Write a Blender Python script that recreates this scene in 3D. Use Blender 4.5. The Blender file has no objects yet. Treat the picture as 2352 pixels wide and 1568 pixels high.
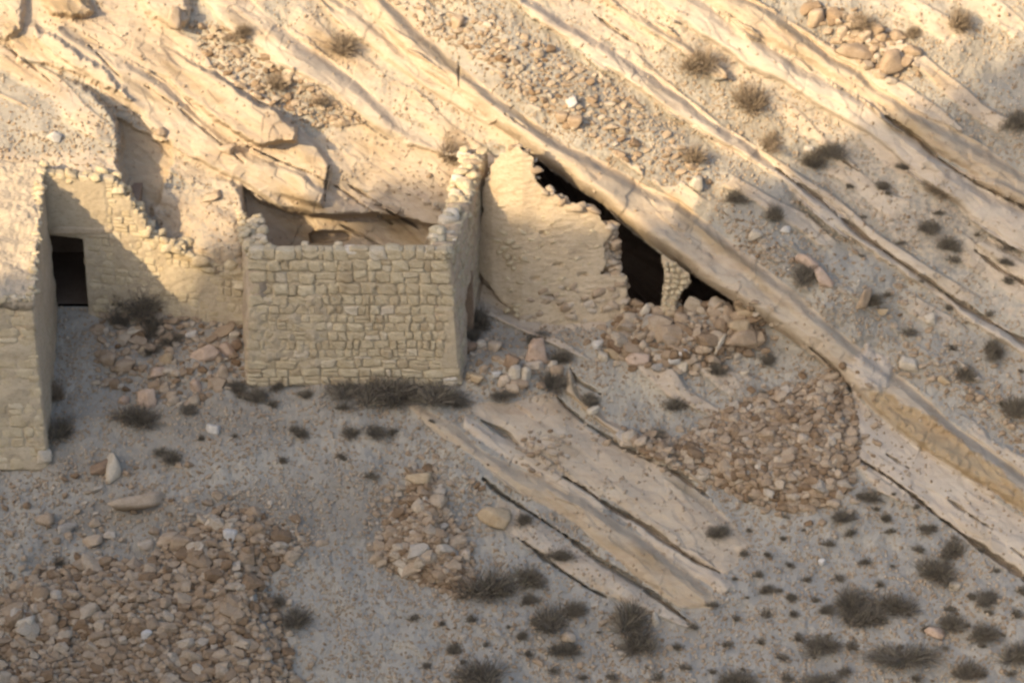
import bpy, math, random
import numpy as np
from mathutils import Vector, Matrix, Euler

# ------------------------------------------------------------------ camera, sky, sun, exposure
R = math.radians
PITCH = R(25); DIST = 100.0; PXM = 86.4; FPX = PXM*DIST; CU, CV = 1176.0, 784.0
scene = bpy.context.scene; col = scene.collection
Dv = np.array([0, math.cos(PITCH), -math.sin(PITCH)])
Uv = np.array([0, math.sin(PITCH), math.cos(PITCH)])
Rv = np.array([1.0, 0, 0])
CAM = -Dv*DIST
cd = bpy.data.cameras.new('camera'); cam = bpy.data.objects.new('camera', cd); col.objects.link(cam)
cam.location = CAM; cam.rotation_euler = (math.pi/2-PITCH, 0, 0)
cd.sensor_width = 36; cd.lens = FPX/2352*36; cd.clip_end = 2000; cd.clip_start = 1
cd.dof.use_dof = True; cd.dof.focus_distance = 66; cd.dof.aperture_fstop = 1.15
scene.camera = cam
SUN = np.array([0.63, 0.64, -0.44]); SUN /= np.linalg.norm(SUN)
w = bpy.data.worlds.new('World'); scene.world = w; w.use_nodes = True
nt = w.node_tree; bg = nt.nodes['Background']; sky = nt.nodes.new('ShaderNodeTexSky')
sky.sky_type = 'NISHITA'; sky.sun_disc = False
sky.sun_elevation = math.asin(-SUN[2]); sky.sun_rotation = math.atan2(-SUN[0], -SUN[1]) % (2*math.pi)
sky.air_density = 0.8; sky.dust_density = 4.0; sky.ozone_density = 0.0
nt.links.new(sky.outputs[0], bg.inputs[0]); bg.inputs[1].default_value = 0.15
sl = bpy.data.lights.new('sun', 'SUN'); sl.energy = 3.2; sl.angle = R(0.53); sl.color = (1.0, 0.745, 0.44)
so = bpy.data.objects.new('sun', sl); col.objects.link(so)
so.rotation_euler = Vector(SUN).to_track_quat('-Z', 'Y').to_euler()
scene.view_settings.view_transform = 'Standard'; scene.view_settings.look = 'None'
scene.view_settings.exposure = 0.88; scene.view_settings.gamma = 1

# ------------------------------------------------------------------ numeric helpers
rng = np.random.default_rng(7); random.seed(7)
def W(u, v, t):
    """survey coordinates (across, down, distance beyond the reference plane) -> world metres"""
    u = np.asarray(u, float); v = np.asarray(v, float); t = np.asarray(t, float)
    s = (DIST+t)
    return CAM + s[..., None]*(Dv + ((u-CU)/FPX)[..., None]*Rv + ((CV-v)/FPX)[..., None]*Uv)
_perm = np.random.default_rng(3).permutation(512); _perm = np.concatenate([_perm, _perm])
_ang = np.random.default_rng(4).random(1024)*2*np.pi; _gx = np.cos(_ang); _gy = np.sin(_ang)
def perlin(x, y, seed=0):
    xi = np.floor(x).astype(int); yi = np.floor(y).astype(int); xf = x-xi; yf = y-yi
    f = lambda a: a*a*a*(a*(a*6-15)+10)
    def g(i, j):
        k = _perm[(_perm[(xi+i+seed*17) & 511]+(yi+j+seed*31)) & 511]
        return _gx[k]*(xf-i)+_gy[k]*(yf-j)
    ux = f(xf); uy = f(yf)
    a = g(0, 0); b = g(1, 0); c = g(0, 1); d = g(1, 1)
    return (a+(b-a)*ux+(c-a)*uy+(a-b-c+d)*ux*uy)*1.5
def fbm(x, y, o=4, seed=0, gain=.5):
    s = 0; a = 1
    for i in range(o):
        s = s+a*perlin(x*2**i, y*2**i, seed+i); a *= gain
    return s
def ss(x):
    x = np.clip(x, 0, 1); return x*x*(3-2*x)
def poly_dist(P, u, v, closed=False):
    P = np.array(P, float); d = np.full(u.shape, 1e9); n = len(P)
    for i in range(n if closed else n-1):
        a = P[i]; b = P[(i+1) % n]; ab = b-a; L = (ab*ab).sum()+1e-9
        h = np.clip(((u-a[0])*ab[0]+(v-a[1])*ab[1])/L, 0, 1)
        d = np.minimum(d, (u-a[0]-h*ab[0])**2+(v-a[1]-h*ab[1])**2)
    return np.sqrt(d)
def inside(P, u, v):
    P = np.array(P, float); c = np.zeros(u.shape, bool); n = len(P); j = n-1
    for i in range(n):
        xi, yi = P[i]; xj, yj = P[j]
        c ^= ((yi > v) != (yj > v)) & (u < (xj-xi)*(v-yi)/((yj-yi) if yj != yi else 1e-9)+xi)
        j = i
    return c
def sdf(P, u, v): return np.where(inside(P, u, v), 1, -1)*poly_dist(P, u, v, True)

# ------------------------------------------------------------------ mesh helpers
def mesh_np(name, V, F, mat, attrs=None, smooth=True):
    """V (n,3); F (m,k) uniform polygons"""
    me = bpy.data.meshes.new(name); F = np.asarray(F, np.int32); k = F.shape[1]
    me.vertices.add(len(V)); me.vertices.foreach_set('co', np.asarray(V, np.float32).ravel())
    me.loops.add(F.size); me.loops.foreach_set('vertex_index', F.ravel())
    me.polygons.add(len(F)); me.polygons.foreach_set('loop_start', np.arange(0, F.size, k, dtype=np.int32))
    me.polygons.foreach_set('loop_total', np.full(len(F), k, np.int32))
    me.polygons.foreach_set('use_smooth', np.full(len(F), smooth, bool))
    me.update(calc_edges=True)
    for an, arr in (attrs or {}).items():
        a = me.attributes.new(an, 'FLOAT', 'POINT'); a.data.foreach_set('value', np.asarray(arr, np.float32))
    me.materials.append(mat); me.validate()
    return me
def link(name, me, parent=None, **kw):
    o = bpy.data.objects.new(name, me); col.objects.link(o)
    if parent: o.parent = parent
    for k, v in kw.items(): o[k] = v
    return o
def thing(name, label, cat, loc, group=None):
    o = bpy.data.objects.new(name, None); col.objects.link(o); o.location = loc
    o['label'] = label; o['category'] = cat
    if group: o['group'] = group
    return o
def child(o, parent):
    bpy.context.view_layer.update()
    o.parent = parent; o.location = Vector(o.location)-parent.location
    return o

# ------------------------------------------------------------------ materials
def ramp(nt, fac, stops):
    n = nt.nodes.new('ShaderNodeValToRGB'); e = n.color_ramp.elements
    while len(e) < len(stops): e.new(0.5)
    for i, (p, c) in enumerate(stops):
        e[i].position = p; e[i].color = (*c, 1)
    nt.links.new(fac, n.inputs[0]); return n.outputs[0]
def noise(nt, vec, scale, detail=6, rough=.6, dist=0):
    n = nt.nodes.new('ShaderNodeTexNoise'); n.inputs['Scale'].default_value = scale
    n.inputs['Detail'].default_value = detail; n.inputs['Roughness'].default_value = rough
    n.inputs['Distortion'].default_value = dist
    nt.links.new(vec, n.inputs['Vector']); return n.outputs['Fac']
def mixc(nt, fac, a, b, mode='MIX'):
    n = nt.nodes.new('ShaderNodeMix'); n.data_type = 'RGBA'; n.blend_type = mode
    for i, x in ((0, fac), (6, a), (7, b)):
        if isinstance(x, (int, float)): n.inputs[i].default_value = x
        elif isinstance(x, tuple): n.inputs[i].default_value = (*x, 1)
        else: nt.links.new(x, n.inputs[i])
    return n.outputs[2]
def attr(nt, name):
    n = nt.nodes.new('ShaderNodeAttribute'); n.attribute_name = name; return n.outputs['Fac']
def math_(nt, op, a, b=0.0, c=None):
    n = nt.nodes.new('ShaderNodeMath'); n.operation = op
    for i, x in enumerate((a, b) if c is None else (a, b, c)):
        if isinstance(x, (int, float)): n.inputs[i].default_value = x
        else: nt.links.new(x, n.inputs[i])
    return n.outputs[0]
def newmat(name, rough=.95):
    m = bpy.data.materials.new(name); m.use_nodes = True; nt = m.node_tree
    b = nt.nodes['Principled BSDF']; b.inputs['Roughness'].default_value = rough
    b.inputs['Specular IOR Level'].default_value = .15
    return m, nt, b
def world_vec(nt, rot=(0, 0, 0), scale=(1, 1, 1)):
    g = nt.nodes.new('ShaderNodeNewGeometry'); mp = nt.nodes.new('ShaderNodeMapping')
    mp.inputs['Rotation'].default_value = rot; mp.inputs['Scale'].default_value = scale
    nt.links.new(g.outputs['Position'], mp.inputs['Vector']); return mp.outputs[0]
def bump(nt, b, h, strength, dist):
    n = nt.nodes.new('ShaderNodeBump'); n.inputs['Strength'].default_value = strength
    n.inputs['Distance'].default_value = dist; nt.links.new(h, n.inputs['Height'])
    nt.links.new(n.outputs[0], b.inputs['Normal'])

def hill_material():
    m, nt, b = newmat('hillside_rock_and_scree')
    wv = world_vec(nt); wd = world_vec(nt, (0, R(36), 0), (.35, .9, 1.6))
    # scree and dust
    n1 = noise(nt, wv, 1.1, 8, .62); n2 = noise(nt, wv, 7, 8, .7); n3 = noise(nt, wv, 30, 5, .7)
    c1 = ramp(nt, n1, [(.32, (.29, .275, .235)), (.48, (.333, .315, .270)), (.62, (.39, .363, .305))])
    c2 = ramp(nt, n2, [(.28, (.265, .252, .216)), (.45, (.348, .328, .283)), (.75, (.42, .393, .338))])
    n0 = noise(nt, wd, .35, 5, .6, 1.0)
    c0 = ramp(nt, n0, [(.35, (.78, .76, .74)), (.5, (1, 1, 1)), (.66, (1.22, 1.18, 1.10))])
    c = mixc(nt, 1.0, mixc(nt, .5, c1, c2), c0, 'MULTIPLY')
    c = mixc(nt, attr(nt, 'grey'), c, (.35, .337, .303))
    sp = ramp(nt, n3, [(.30, (.62, .59, .55)), (.44, (1, 1, 1)), (.68, (1.0, 1.0, 1.0)), (.82, (1.25, 1.22, 1.18))])
    scree = mixc(nt, .8, c, sp, 'MULTIPLY')
    # bedrock: pale beds with pinkish and ochre bands running with the dip
    r1 = noise(nt, wd, .9, 7, .6, .6); r2 = noise(nt, wd, 4.5, 9, .68, .4)
    k1 = ramp(nt, r1, [(.30, (.46, .355, .26)), (.42, (.50, .41, .31)), (.55, (.50, .43, .34)), (.70, (.53, .47, .385))])
    k2 = ramp(nt, r2, [(.25, (.31, .24, .17)), (.40, (.44, .36, .27)), (.55, (.51, .44, .34)), (.8, (.56, .50, .41))])
    rock = mixc(nt, .5, k1, k2)
    och = ramp(nt, attr(nt, 'ochre'), [(0, (1, 1, 1)), (1, (.74, .67, .54))])
    rock = mixc(nt, 1.0, rock, och, 'MULTIPLY')
    pale = mixc(nt, math_(nt, 'MULTIPLY', attr(nt, 'pale'), .8), rock, (.50, .465, .415))
    edge = math_(nt, 'ADD', attr(nt, 'rock'), math_(nt, 'MULTIPLY', math_(nt, 'SUBTRACT', n2, .5), 1.3))
    f = ramp(nt, edge, [(.35, (0, 0, 0)), (.62, (1, 1, 1))])
    nt.links.new(mixc(nt, f, scree, pale), b.inputs['Base Color'])
    h = math_(nt, 'ADD', math_(nt, 'MULTIPLY', n2, 1.0), math_(nt, 'MULTIPLY', n3, .5))
    h = math_(nt, 'ADD', h, math_(nt, 'MULTIPLY', noise(nt, wd, 14, 6, .7), .5))
    bump(nt, b, h, .45, .05)
    return m
def stone_material(name, per_object, stops, bstr=.6):
    m, nt, b = newmat(name); wv = world_vec(nt)
    if per_object:
        oi = nt.nodes.new('ShaderNodeObjectInfo'); f = oi.outputs['Random']
    else: f = attr(nt, 'tint')
    c = ramp(nt, f, stops)
    n1 = noise(nt, wv, 3.5, 6, .65); n2 = noise(nt, wv, 22, 7, .7)
    v = ramp(nt, n1, [(.3, (.80, .76, .70)), (.55, (1, 1, 1)), (.75, (1.08, 1.07, 1.05))])
    v2 = ramp(nt, n2, [(.3, (.72, .70, .66)), (.5, (1, 1, 1)), (.75, (1.1, 1.1, 1.08))])
    c = mixc(nt, 1.0, c, v, 'MULTIPLY'); c = mixc(nt, .8, c, v2, 'MULTIPLY')
    nt.links.new(c, b.inputs['Base Color']); bump(nt, b, math_(nt, 'ADD', n2, n1), bstr, .04)
    return m
M_HILL = hill_material()
TAN = [(0, (.23, .16, .10)), (.25, (.335, .255, .175)), (.5, (.41, .325, .235)), (.8, (.455, .385, .295)), (1, (.49, .435, .36))]
WALLC = [(0, (.42, .34, .225)), (.3, (.51, .43, .295)), (.7, (.57, .495, .345)), (.9, (.61, .54, .42)), (1, (.69, .65, .57))]
M_STONE = stone_material('loose_limestone', True, TAN)
M_RUBBLE = stone_material('rubble_limestone', False, TAN)
M_WSTONE = stone_material('wall_stone', False, WALLC)
M_BOULD = stone_material('pinkish_limestone', True, [(0, (.40, .31, .22)), (.4, (.47, .375, .275)), (.8, (.53, .44, .335)), (1, (.56, .50, .42))])
M_WHITE = stone_material('white_limestone', True, [(0, (.56, .54, .50)), (1, (.63, .61, .57))])
def mud_material(name, c0, c1, c2, fine=24):
    m, nt, b = newmat(name); wv = world_vec(nt, (0, 0, 0), (1, 1, 2.2)); wp = world_vec(nt)
    n1 = noise(nt, wp, 1.6, 7, .65); n2 = noise(nt, wv, 9, 8, .7); n3 = noise(nt, wv, fine, 6, .7)
    c = ramp(nt, n1, [(.3, c0), (.5, c1), (.72, c2)])
    v = ramp(nt, n2, [(.30, (.70, .66, .60)), (.48, (1, 1, 1)), (.75, (1.08, 1.08, 1.06))])
    c = mixc(nt, .9, c, v, 'MULTIPLY')
    nt.links.new(c, b.inputs['Base Color'])
    bump(nt, b, math_(nt, 'ADD', n2, math_(nt, 'MULTIPLY', n3, .6)), .7, .05)
    return m
M_MUD = mud_material('mud_plaster', (.44, .355, .25), (.52, .43, .305), (.57, .48, .355))
M_MORTAR = mud_material('wall_mortar', (.42, .35, .25), (.50, .425, .305), (.55, .475, .345))
M_SIDE = mud_material('side_wall_rubble', (.41, .325, .23), (.49, .395, .29), (.54, .45, .34), 16)
M_EARTH = mud_material('earth_roof', (.44, .38, .30), (.51, .435, .33), (.55, .475, .37), 30)
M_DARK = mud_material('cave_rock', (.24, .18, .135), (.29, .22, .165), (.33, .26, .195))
M_BROWN = stone_material('brown_stone_and_door_shade', True, [(0, (.24, .165, .11)), (1, (.31, .225, .155))])  # brown stones; also the painted shade in the side doorway
def twig_material():
    m, nt, b = newmat('dry_twigs', 1.0)
    oi = nt.nodes.new('ShaderNodeObjectInfo')
    c = ramp(nt, math_(nt, 'FRACT', math_(nt, 'ADD', attr(nt, 'tint'), math_(nt, 'MULTIPLY', oi.outputs['Random'], .35))),
             [(0, (.13, .11, .088)), (.5, (.19, .165, .13)), (.8, (.27, .235, .18)), (1, (.18, .17, .115))])
    nt.links.new(c, b.inputs['Base Color']); return m
M_TWIG = twig_material()
def twig_light():
    m, nt, b = newmat('straw_twigs', 1.0)
    c = ramp(nt, attr(nt, 'tint'), [(0, (.20, .155, .11)), (.6, (.30, .24, .17)), (1, (.40, .33, .24))])
    nt.links.new(c, b.inputs['Base Color']); return m
M_TWIG2 = twig_light()

# ------------------------------------------------------------------ hillside relief
def axis(lo, a, b, hi, step):
    fine = np.arange(a, b+step, step)
    def coarse(n0, n1):
        out = []; x = n0; s = step
        while x < n1: s *= 1.07; x += s; out.append(x-n0)
        return np.array(out)
    left = a-coarse(0, a-lo)[::-1]; right = fine[-1]+coarse(0, hi-b)
    return np.concatenate([left, fine, right])
Ua = axis(-1700, -60, 2412, 4000, 2.35); Va = axis(-1500, -60, 1628, 2900, 2.35)
U, V = np.meshgrid(Ua, Va)
vk = [-1500, -600, 0, 200, 400, 490, 560, 620, 700, 760, 867, 960, 1060, 1568, 2200, 2900]
cols = {
 -1700: [16, 9.2, 5.2, 3.8, 2.3, 2.0, 2.1, 2.2, 2.35, 1.7, .3, -.7, -1.75, -6.2, -11, -16],
 150: [16, 9.0, 5.0, 3.7, 2.3, 2.0, 2.1, 2.2, 2.35, 1.7, .3, -.7, -1.75, -6.0, -11, -16],
 420: [16, 9.0, 5.0, 3.7, 2.6, 2.2, 2.0, 2.05, 2.25, 1.6, .2, -.9, -2.0, -5.9, -11, -16],
 560: [16, 9.0, 4.9, 3.7, 2.9, 2.6, 2.3, 2.3, 2.3, 1.6, .1, -.9, -2.0, -5.8, -11, -16],
 660: [16, 9.0, 4.9, 3.7, 3.0, 3.2, 3.3, 3.2, 3.0, 2.4, .15, -.9, -1.9, -5.8, -11, -16],
 1000: [16, 9.0, 4.9, 3.9, 3.2, 3.2, 3.3, 3.2, 3.0, 2.4, .1, -.8, -1.7, -5.6, -11, -16],
 1110: [16, 8.9, 4.9, 3.9, 3.3, 3.2, 3.2, 3.1, 2.8, 1.9, .1, -.7, -1.5, -5.5, -11, -16],
 1300: [16, 8.8, 4.9, 3.9, 3.1, 2.9, 2.8, 2.7, 2.4, 1.6, .3, -.4, -1.3, -5.4, -11, -16],
 1500: [16, 8.7, 4.8, 3.8, 3.0, 2.7, 2.5, 2.35, 1.9, 1.35, .5, -.2, -1.0, -5.3, -11, -16],
 1800: [16, 8.6, 4.6, 3.6, 2.7, 2.35, 2.1, 1.9, 1.5, 1.25, .6, 0.0, -.8, -5.2, -11, -16],
 2352: [16, 8.6, 4.3, 3.3, 2.4, 2.0, 1.7, 1.4, 1.0, .7, .1, -.4, -1.0, -5.0, -11, -16],
 4000: [15, 8.0, 4.0, 3.0, 2.0, 1.6, 1.3, 1.0, .6, .3, -.3, -.8, -1.5, -5.5, -12, -17]}
ck = sorted(cols); prof = np.array([np.interp(Va, vk, cols[k]) for k in ck])
B = np.empty_like(U)
for j in range(len(Va)): B[j] = np.interp(Ua, ck, prof[:, j])
def blur(A, n):   # smooth across and down, in samples (fine zone dominates)
    k = np.hanning(2*n+3)[1:-1]; k /= k.sum()
    P = np.pad(A, n, mode='edge')
    P = sum(k[i]*P[:, i:i+A.shape[1]] for i in range(2*n+1))
    return sum(k[i]*P[i:i+A.shape[0], :] for i in range(2*n+1))
B = blur(B, 14)
A_, B_ = U/PXM, V/PXM
ca, sa = math.cos(R(34.5)), math.sin(R(34.5))
P_ = A_*ca+B_*sa; Q_ = -A_*sa+B_*ca          # along / across the dip
wob = fbm(A_*1.3, B_*1.3, 4, 11)              # ragged edges
wobf = fbm(A_*5, B_*5, 3, 15)
wobd = fbm(P_*.45, Q_*1.1, 4, 19, .45)        # the same, drawn out along the bedding
rock = np.zeros_like(U); ochre = np.zeros_like(U); pale = np.zeros_like(U); T = B.copy()
T += fbm(A_*.35, B_*.35, 3, 21)*.22
def sl_(poly, pad):
    P = np.array(poly, float)
    i0 = np.searchsorted(Ua, P[:, 0].min()-pad); i1 = np.searchsorted(Ua, P[:, 0].max()+pad)
    j0 = np.searchsorted(Va, P[:, 1].min()-pad); j1 = np.searchsorted(Va, P[:, 1].max()+pad)
    return slice(j0, j1), slice(i0, i1)
def band(low, up, h, w1, w2, rk=1.0, och=0.0, pl=0.0, wa=14, pw=2.0, hu=None):
    poly = list(low)+list(up)[::-1]; s = sl_(poly, 30); u, v = U[s], V[s]
    wb = wobd[s]*wa*.9+wobf[s]*wa*.08
    sd = sdf(poly, u, v)+wb
    dl = np.maximum(poly_dist(low, u, v)+wb, 0); du = np.maximum(poly_dist(up, u, v)+wb, 0)
    hh = np.interp(u, [p[0] for p in h], [p[1] for p in h]) if isinstance(h, list) else h
    prof = (1-(1-np.clip(dl/w1, 0, 1))**pw)*ss(du/w2)*(sd > 0)
    if hu is not None: x = dl/(dl+du+1e-6); hh = hh*(1-x)+np.minimum(hu, hh)*x
    T[s] -= hh*prof
    m = ss(sd/8+.5)
    rock[s] = np.maximum(rock[s], m*rk)
    if och: ochre[s] = np.maximum(ochre[s], m*och)
    if pl: pale[s] = np.maximum(pale[s], m*pl)
def plateau(poly, h, w, ramp_=None, rk=None, och=0, pl=0, wa=10, rnd=False):
    """raise (h>0) or sink (h<0) a polygon; ramp_=(u0,v0,u1,v1): 0 at first point, 1 at second"""
    s = sl_(poly, 40); u, v = U[s], V[s]; sd = sdf(poly, u, v)+wob[s]*wa+wobf[s]*wa*.4
    k = ss(sd/w) if not rnd else (1-(1-np.clip(sd/w, 0, 1))**2)
    if ramp_:
        a, b, c, d = ramp_; L = (c-a)**2+(d-b)**2
        k = k*ss(((u-a)*(c-a)+(v-b)*(d-b))/L)
    T[s] -= h*k
    m = ss(sd/8+.5)
    if rk is not None: rock[s] = rock[s]*(1-m)+rk*m
    if och: ochre[s] = np.maximum(ochre[s], m*och)
    if pl: pale[s] = np.maximum(pale[s], m*pl)
def crack(line, w, depth, wa=5):
    s = sl_(line, 40); u, v = U[s], V[s]; d = poly_dist(line, u, v)
    L = np.array(line, float); ends = np.minimum(np.hypot(u-L[0, 0], v-L[0, 1]), np.hypot(u-L[-1, 0], v-L[-1, 1]))
    ww = w*np.clip(.62+.9*fbm(P_[s]*1.1, Q_[s]*.2+w, 3, 63), .3, 1.35)*np.clip(ends/40+.25, .25, 1)
    T[s] += depth*np.clip(1.2-(d+wobf[s]*wa*.3)/ww, 0, 1)

# bedrock showing through thin dust, then the beds
plateau([(-200,-200),(260,-60),(480,40),(470,160),(560,260),(700,320),(830,280),(1000,340),(1090,370),(1080,480),(820,440),(560,440),(420,420),(280,240),(160,150),(-200,60)], 0, 40, rk=.62, och=.15)
plateau([(620,20),(860,-60),(1120,215),(1190,330),(1040,330),(860,230),(740,120)], 0, 30, rk=.5, och=.1)
plateau([(1250,20),(1440,-60),(2400,540),(2700,900),(2352,760),(1900,430),(1600,230)], 0, 40, rk=.45)
plateau([(1180,-40),(1420,-40),(1560,60),(1640,200),(1500,150),(1300,30)], 0, 30, rk=.55)
plateau([(1930,-60),(2700,-60),(2700,200),(2300,60),(2050,100)], 0, 40, rk=.4)
# upper beds
band([(1440,-40),(1500,10),(1600,80),(1700,150),(1790,195),(1900,258),(1980,305),(2060,370),(2160,450),(2260,520),(2400,600),(2800,830)],
     [(1560,-40),(1620,0),(1700,62),(1800,122),(1880,170),(1960,212),(2010,240),(2060,290),(2130,340),(2200,392),(2300,452),(2400,492),(2800,700)], .40, 16, 30, pl=.25)
band([(1560,-40),(1620,0),(1700,62),(1800,122),(1880,170),(1960,212),(2010,240),(2060,290),(2130,340),(2200,392),(2300,452),(2400,492),(2800,700)],
     [(1640,-50),(1720,0),(1810,45),(1900,105),(1985,155),(2020,200),(2090,240),(2160,285),(2280,350),(2400,420),(2800,620)], .65, 50, 25, och=.4, hu=.3)
band([(1110,-40),(1250,60),(1340,118),(1450,195),(1560,270),(1640,322),(1720,372),(1790,415),(1860,475),(1960,552),(2060,622),(2160,690),(2260,765),(2400,860),(2800,1100)],
     [(1170,-40),(1290,38),(1400,108),(1500,170),(1590,238),(1680,305),(1780,368),(1880,445),(1990,540),(2130,640),(2260,725),(2400,800),(2800,1020)], .42, 14, 26, pl=.2)
band([(1350,-30),(1440,50),(1560,120),(1640,180)], [(1380,-30),(1470,35),(1580,100),(1660,170)], .3, 12, 14, och=.3, rk=.8)
band([(2120,380),(2250,440),(2352,480),(2500,560)], [(2130,350),(2260,400),(2352,440),(2500,510)], .2, 14, 14)
band([(2230,560),(2352,655),(2600,800)], [(2270,550),(2400,620),(2600,730)], .25, 14, 18)
band([(1800,560),(1900,640),(2010,730),(2100,800),(2200,880),(2352,1010)], [(1830,560),(1920,630),(2030,720),(2120,790),(2220,870),(2352,985)], .12, 10, 12, rk=.6)
# left upper beds
band([(430,-40),(500,50),(560,105),(640,150),(720,190),(800,250),(860,300),(930,345),(1010,365)],
     [(560,-40),(620,35),(700,105),(790,160),(870,220),(960,290),(1050,330),(1090,345)], .35, 16, 36, pl=.15)
band([(90,80),(170,160),(260,222),(340,280),(400,330),(480,385),(560,432),(640,482),(760,505),(880,500)],
     [(150,60),(280,132),(380,192),(440,250),(540,330),(600,362),(700,400),(800,450),(920,480)], .30, 12, 22, och=.1)
band([(700,-40),(790,50),(880,140),(980,210),(1080,275),(1120,300)], [(730,-40),(830,40),(920,110),(1020,170),(1110,235),(1150,270)], .25, 16, 20)
plateau([(250,125),(300,90),(400,108),(520,180),(600,235),(640,250),(685,290),(680,325),(640,335),(600,342),(540,312),(440,240),(380,190)], .95, 12, (300,120,640,280), rk=1, och=.3, wa=6)
plateau([(540,335),(620,335),(690,295),(735,335),(765,375),(758,430),(745,480),(690,470),(600,440),(560,405)], .38, 14, (560,380,730,340), rk=1, wa=4)
plateau([(0,60),(80,50),(170,110),(260,170),(300,230),(200,190),(120,160),(40,150)], .3, 14, rk=.9)
plateau([(80,-30),(200,-30),(215,25),(190,52),(120,45),(90,20)], .6, 22, rk=1, och=.5, rnd=True)
plateau([(-200,-60),(60,-60),(60,60),(20,100),(-200,90)], .4, 20, rk=.9)
plateau([(300,-20),(430,-20),(440,20),(420,60),(380,70),(330,30)], .5, 20, rk=.9, och=.2, rnd=True)
# rocks behind the central room and between the houses
plateau([(560,420),(600,400),(700,440),(820,440),(900,430),(1010,480),(1060,520),(1060,640),(560,640)], 0, 10, rk=1, och=.12)
plateau([(820,330),(1090,330),(1110,420),(1050,470),(900,440),(800,430)], 0, 10, rk=.75)
plateau([(350,430),(560,430),(575,570),(560,700),(420,640),(360,540)], 0, 10, rk=.75, och=.25)
plateau([(420,500),(500,470),(548,500),(566,560),(552,590),(500,610),(440,570)], .15, 40, rk=.9, och=.15, rnd=True)
plateau([(556,425),(600,458),(660,480),(720,492),(860,486),(930,498),(1000,515),(1070,540),(1070,650),(556,650)], -.8, 10, rk=1, och=.15, wa=3)
plateau([(470,400),(530,410),(552,426),(566,470),(576,560),(570,640),(480,640),(400,560),(420,450)], .7, 14, (440,420,560,500), rk=.55, och=.1, wa=5)
# earth bank over the left house, with the hollow beside it
plateau([(60,130),(190,188),(238,232),(264,262),(280,330),(272,372),(288,420),(280,436),(-1600,436),(-1600,100)], 1.35, 9, (150,150,190,260), rk=.3, wa=9)
plateau([(-1600,330),(60,345),(150,360),(270,350),(290,440),(-1600,440)], 0, 20, rk=.62, wa=18)
plateau([(262,262),(400,325),(392,390),(378,440),(350,505),(325,490),(300,430),(282,432),(272,372),(280,330)], -.25, 14, rk=.95, och=.55)
# foreground of the cave and slabs of the lower right
plateau([(1190,560),(1100,600),(1090,680),(1160,740),(1270,770),(1390,745),(1400,640)], .0, 10, rk=.85)
band([(930,930),(1010,995),(1090,1050),(1180,1120),(1330,1205),(1460,1325),(1560,1390),(1640,1400)],
     [(960,925),(1060,985),(1110,1030),(1215,1085),(1340,1145),(1460,1220),(1590,1320),(1650,1370)], .34, 50, 30, och=.4, wa=10, pw=2.0)
band([(1060,985),(1110,1030),(1215,1085),(1340,1145),(1460,1220),(1590,1320),(1655,1365)],
     [(1060,940),(1190,1015),(1300,1092),(1420,1165),(1540,1245),(1660,1318),(1700,1350)], .13, 30, 16, rk=.85, pl=.15)
band([(1060,940),(1190,1015),(1300,1092),(1420,1165),(1540,1245),(1660,1318)],
     [(1100,925),(1270,905),(1350,975),(1420,1020),(1560,1090),(1640,1150),(1720,1250),(1700,1300)], .13, 34, 50, rk=.8, och=.15)
band([(1120,1190),(1230,1260),(1300,1312),(1395,1372),(1500,1420)], [(1150,1150),(1240,1195),(1380,1290),(1520,1380),(1600,1440)], .10, 24, 24, rk=.62)
band([(1300,850),(1290,900),(1350,960),(1420,1005),(1560,1080),(1650,1140)], [(1310,830),(1340,900),(1400,960),(1480,1010),(1570,1060),(1660,1130)], .3, 12, 14, och=.25)
band([(1950,890),(1975,1060),(2100,1150),(2250,1262),(2400,1370),(2700,1560)],
     [(1960,880),(2015,955),(2130,1045),(2250,1115),(2352,1185),(2600,1345),(2800,1470)], .14, 30, 60, pl=.35, rk=.75)
# the great overhanging bed above the cave
_s = sl_([(1100,0),(2000,900)], 200); _c = [(1180,180),(1330,290),(1480,370),(1620,450),(1760,570),(1900,690)]
T[_s] -= .85*ss(1-poly_dist(_c, U[_s], V[_s])/190)*1.0
B1L = [(800,-40),(870,55),(960,150),(1060,215),(1130,290),(1190,325),(1263,388),(1292,406),(1334,439),(1386,469),(1415,500),(1457,536),(1523,583),(1600,640),(1690,700),(1760,745),(1850,800),(1930,870),(2010,950),(2130,1040),(2250,1110),(2352,1180),(2700,1400)]
B1U = [(860,-40),(960,68),(1040,138),(1120,203),(1200,262),(1290,322),(1380,368),(1480,425),(1560,462),(1700,570),(1850,690),(1960,790),(2080,870),(2200,980),(2352,1085),(2700,1310)]
band(B1L, B1U, [(800,.35),(1050,.75),(1200,1.25),(1300,1.7),(1550,1.75),(1720,1.15),(1900,.75),(2352,1.0)], 40, 26, och=.25, wa=5, pw=2.4, hu=.26)
plateau([(1940,840),(1990,790),(2060,840),(2020,900),(1975,900)], .25, 26, rk=1, pl=.5, rnd=True)
plateau([(1990,890),(2100,930),(2240,1030),(2352,1120),(2352,1170),(2240,1100),(2120,1030),(2020,950)], -.3, 30, rk=1, och=1)
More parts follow.
